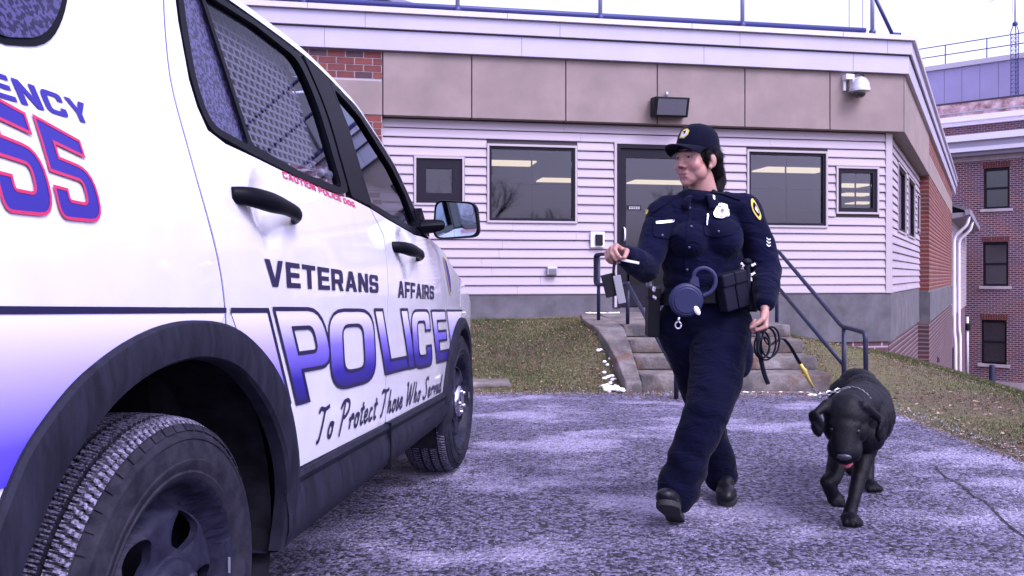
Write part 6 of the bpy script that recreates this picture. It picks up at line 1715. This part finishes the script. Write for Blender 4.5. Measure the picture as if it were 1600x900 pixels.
# ------------------------------------------------------------------ the leash
hl = Vector(kl[0][1])*0.5+Vector(kl[0][2])*0.5+Vector((-.012, -.012, -.012))
leash = thing('leash', 'dark looped strap leash with yellow clip and chain leading to the dog', 'leash', hl)
M_STRAP = mat('leash_strap', (0.009, 0.009, 0.020), 0.6, spec=0.15)
col_pt = nc_+(s1*math.cos(2.0)+s2*math.sin(2.0))*.083
if col_pt.x > nc_.x: col_pt = nc_+(s1*math.cos(1.0)+s2*math.sin(1.0))*.083
def wpt(px, py, y): return Vector(at(px, py, y))
A = wpt(1250, 568, 3.56); Bc = wpt(1270, 605, 3.60)
def strap(mb, pts, w=.009, t=.0028, n=5):
    q = cr([tuple(p) for p in pts], n); mb.tube([Vector(p)-hl for p in q], w, 8, flat=t/w*1.2)
mb = MB()
strap(mb, [hl+Vector((.02, -.01, .02)), hl, hl+Vector((.022, -.02, -.05)), wpt(1225, 530, 3.48), A])
strap(mb, [hl+Vector((-.015, .0, .02)), wpt(1184, 510, 3.44), wpt(1186, 545, 3.43), wpt(1193, 580, 3.44), wpt(1200, 600, 3.45)])
strap(mb, [wpt(1200, 600, 3.45), wpt(1196, 590, 3.46), wpt(1189, 555, 3.46), wpt(1184, 520, 3.455), hl])
for k, (dx, dz, r) in enumerate(((.0, -.055, .034), (.014, -.05, .042), (.026, -.042, .040), (-.004, -.062, .026))):
    c = hl+Vector((dx, -.012*k, dz+.016)); strap(mb, [c+Vector((math.cos(a*PI/5)*r*.9+0.2*math.sin(a*PI/5)*r, .014*math.sin(a*PI/5), math.sin(a*PI/5)*r*1.5-.012)) for a in range(11)], .0092)
mb.build('strap', M_STRAP, leash, smooth=True)
mb = MB(); mb.tube([A-hl, A+(Bc-A)*.3-hl, A+(Bc-A)*.7-hl, Bc-hl], [.007, .010, .007, .006], 8); mb.tube([A+(Bc-A)*.35+Vector((.010*math.cos(a*PI/6), 0, .014*math.sin(a*PI/6)))-hl for a in range(13)], .003, 6); mb.build('clip', mat('brass_clip', (0.50, 0.38, 0.08), 0.35, metal=0.3), leash, smooth=True)
chain_links([Bc, wpt(1281, 618, 3.62), col_pt], 'chain', M_CHAIN, leash, hl, .020, .0028)
# ================================================================== SMALL STUFF ON THE GROUND
def tinted(name, rough=0.9, trans=0.0):
    m = bpy.data.materials.new(name); m.use_nodes = True; nt = m.node_tree; b = nt.nodes['Principled BSDF']
    a = nd(nt, 'ShaderNodeAttribute', attribute_name='tint'); nt.links.new(a.outputs['Color'], b.inputs['Base Color']); b.inputs['Roughness'].default_value = rough
    b.inputs['Specular IOR Level'].default_value = 0.2
    return m
def scatter(name, verts, faces, cols, m, kind='stuff'):
    me = bpy.data.meshes.new(name); me.from_pydata(verts, [], faces); me.update()
    ca = me.color_attributes.new('tint', 'FLOAT_COLOR', 'POINT'); ca.data.foreach_set('color', [c for q in cols for c in (*q, 1)])
    o = link(name, me, m); tag(o, kind=kind); return o
rg = random.Random(21)
def on_lawn(x, y):
    if x < 1.9: return y > edge_f(x)+0.02 and x < 0.965-0.15*sm(7.7, 9.1, y) and y < 11.1+0.18*(x-1.4)
    return x > edge_r(y)+0.03 and not (x < 2.95 and 7.4 < y) and y < 12.0+0.18*(x-5.2)
V, Fc, K = [], [], []
def green(x, y):
    g = 0.74+0.9*nz(x, y, 0.75, 4.0)+0.35*nz(x, y, 2.1, 9)
    if x < 1.9: g += 0.35*sm(9.0, 8.6, y)*0+0.25*math.exp(-((x-0.15)/.5)**2-((y-9.0)/.8)**2)
    else: g += 0.55*sm(3.6, 4.6, x)-0.45*sm(3.6, 2.8, x)
    return min(1, max(0, g))
cnt = 0
while cnt < 105000:
    if rg.random() < 0.42: x, y = rg.uniform(-1.6, 1.0), rg.uniform(7.45, 10.9)
    else:
        y = 4.0+8.5*rg.random()**1.2; x = rg.uniform(2.75, 6.2)
    if not on_lawn(x, y): continue
    cnt += 1
    z = zt(x, y); g = green(x, y)
    if rg.random() > 0.35+0.65*g: continue
    h = rg.uniform(.010, .030)*(0.7+0.7*g); w = rg.uniform(.0018, .0040); a = rg.uniform(0, 2*PI); l = rg.uniform(.2, 1.3)*h
    dx, dy = math.cos(a), math.sin(a); b2 = rg.uniform(0, 2*PI)
    n = len(V); V += [(x-dy*w, y+dx*w, z-.004), (x+dy*w, y-dx*w, z-.004), (x+math.cos(b2)*l, y+math.sin(b2)*l, z+h)]; Fc.append((n, n+1, n+2))
    t = rg.random()
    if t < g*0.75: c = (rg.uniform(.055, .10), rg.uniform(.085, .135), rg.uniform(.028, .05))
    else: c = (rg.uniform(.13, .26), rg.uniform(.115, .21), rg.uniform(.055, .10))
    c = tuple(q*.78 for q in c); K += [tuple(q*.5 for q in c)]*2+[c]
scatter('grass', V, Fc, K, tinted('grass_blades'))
# fallen leaves and twigs
V, Fc, K = [], [], []
for i in range(5500):
    if rg.random() < 0.4: x, y = rg.uniform(-1.4, 1.05), rg.uniform(7.4, 10.5)
    else: y = 4.0+7.5*rg.random(); x = 2.78+3.0*rg.random()**1.7
    if not on_lawn(x, y): continue
    z = zt(x, y)+rg.uniform(.004, .018); s = rg.uniform(.008, .022); a = rg.uniform(0, 2*PI); ti = rg.uniform(-.6, .6)
    ux, uy = math.cos(a)*s, math.sin(a)*s; vx, vy = -math.sin(a)*s*.55, math.cos(a)*s*.55
    n = len(V); V += [(x-ux, y-uy, z), (x+vx, y+vy, z+ti*s*.6), (x+ux, y+uy, z+ti*s), (x-vx, y-vy, z+rg.uniform(0, .5)*s)]; Fc += [(n, n+1, n+2), (n, n+2, n+3)]
    c = rg.choice([(.16, .09, .06), (.24, .16, .10), (.10, .06, .05), (.32, .25, .19), (.20, .11, .09)]); K += [c]*4
scatter('leaves', V, Fc, K, tinted('dead_leaves'))
# stones and grit along the edges of the drive and loose on it
V, Fc, K = [], [], []
def stone(x, y, z, s, c):
    n = len(V); r = [s*rg.uniform(.7, 1.2) for _ in range(6)]; a = rg.uniform(0, PI)
    P = [(r[0], 0, 0), (0, r[1], 0), (-r[2], 0, 0), (0, -r[3], 0), (0, 0, r[4]*.7), (0, 0, -r[5]*.4)]
    ca_, sa_ = math.cos(a), math.sin(a)
    for p in P: V.append((x+p[0]*ca_-p[1]*sa_, y+p[0]*sa_+p[1]*ca_, z+p[2]))
    Fc.extend([(n, n+1, n+4), (n+1, n+2, n+4), (n+2, n+3, n+4), (n+3, n, n+4)]); K.extend([c]*6)
for i in range(3800):
    t = rg.random()
    if t < .45: x = rg.uniform(-1.5, 2.8); y = edge_f(x)-abs(rg.gauss(0, .10))+.03
    elif t < .75: x = rg.uniform(.95, 2.8); y = 7.5-abs(rg.gauss(0, .25))
    else: y = rg.uniform(3.8, 7.5); x = edge_r(y)-abs(rg.gauss(0, .06))+.03
    c = rg.choice([(.08, .055, .045), (.13, .09, .07), (.05, .04, .035), (.2, .15, .12)]); stone(x, y, .003, rg.uniform(.003, .011), c)
for i in range(5200):
    t = rg.random()
    if t < 0.30: x = rg.uniform(-1.5, 2.8); y = edge_f(x)+rg.gauss(0, .05)
    elif t < 0.55: y = rg.uniform(3.8, 7.5); x = edge_r(y)+rg.gauss(0.02, .05)
    else: y = 2.2+5.2*rg.random(); x = rg.uniform(-1.4, 2.8)*(y/7.4*.6+.4)
    s = rg.uniform(.0025, .007) if t < .55 else rg.uniform(.0015, .0045)
    v = rg.choice([.05, .09, .16, .30, .42]); stone(x, y, 0.002 if t >= .55 else zt(x, y)+0.03 if y > edge_f(x) or x > edge_r(y) else .003, s, (v, v*.93, v*1.08))
scatter('gravel', V, Fc, K, tinted('loose_grit', .85))
# the last of the snow
def snow(pts_, name='snow'):
    mb = MB()
    for (x, y, z, rx, ry, rz) in pts_: mb.ball((x, y, z-.003), (rx*.72, ry*.72, rz*.8), 8)
    tmp = voxel(mb, name, 0.007, 2, M_SNOW, disp=lambda p: 0.011*mnoise.noise(Vector((p.x*26, p.y*26, p.z*26))))
    tag(tmp, kind='stuff'); return tmp
M_SNOW = mat('old_snow', (0.80, 0.79, 0.82), 0.85, var=0.06, vscale=20, bump=0.5, bscale=70, bdist=0.008)
S = []
for i in range(90):
    t = i/89; y = 7.52+1.35*t; x = (0.955-0.02*math.sin(t*9))-0.16*sm(.3, 1, t)
    if t > .12 and rg.random() < .72: continue
    k = (1-t)**1.5
    if t > .7: continue
    S.append((x-rg.uniform(.0, .05+.09*k), y, zt(x-.03, y)+.012, rg.uniform(.012, .026)+.022*k, rg.uniform(.02, .05), .010+.014*k))
for (dx, dy, r) in [(-.02, -.02, .055), (-.09, .03, .045), (-.14, .0, .03), (-.05, .08, .05), (.0, -.07, .03)]: S.append((0.95+dx, 7.5+dy, .03, r*1.2, r, r*.5))
snow(S)
S = []
for i in range(34):
    t = i/33; x = 1.9+0.95*t
    if rg.random() < .25: continue
    S.append((x, 7.50+.012*math.sin(i*2.1), .006, rg.uniform(.02, .04), rg.uniform(.012, .03), .008))
for i in range(12): S.append((2.62+rg.uniform(-.12, .2), 7.34+rg.uniform(-.1, .08), .008, rg.uniform(.012, .035), .02, .010))
snow(S)
S = [(x_, 11.27+0.18*(x_-1.0)*.5, zt(x_, 11.2)+.02 if x_ < .3 else .53, .05, .03, .014) for x_ in [0.98+0.05*i for i in range(9)]]
snow(S)
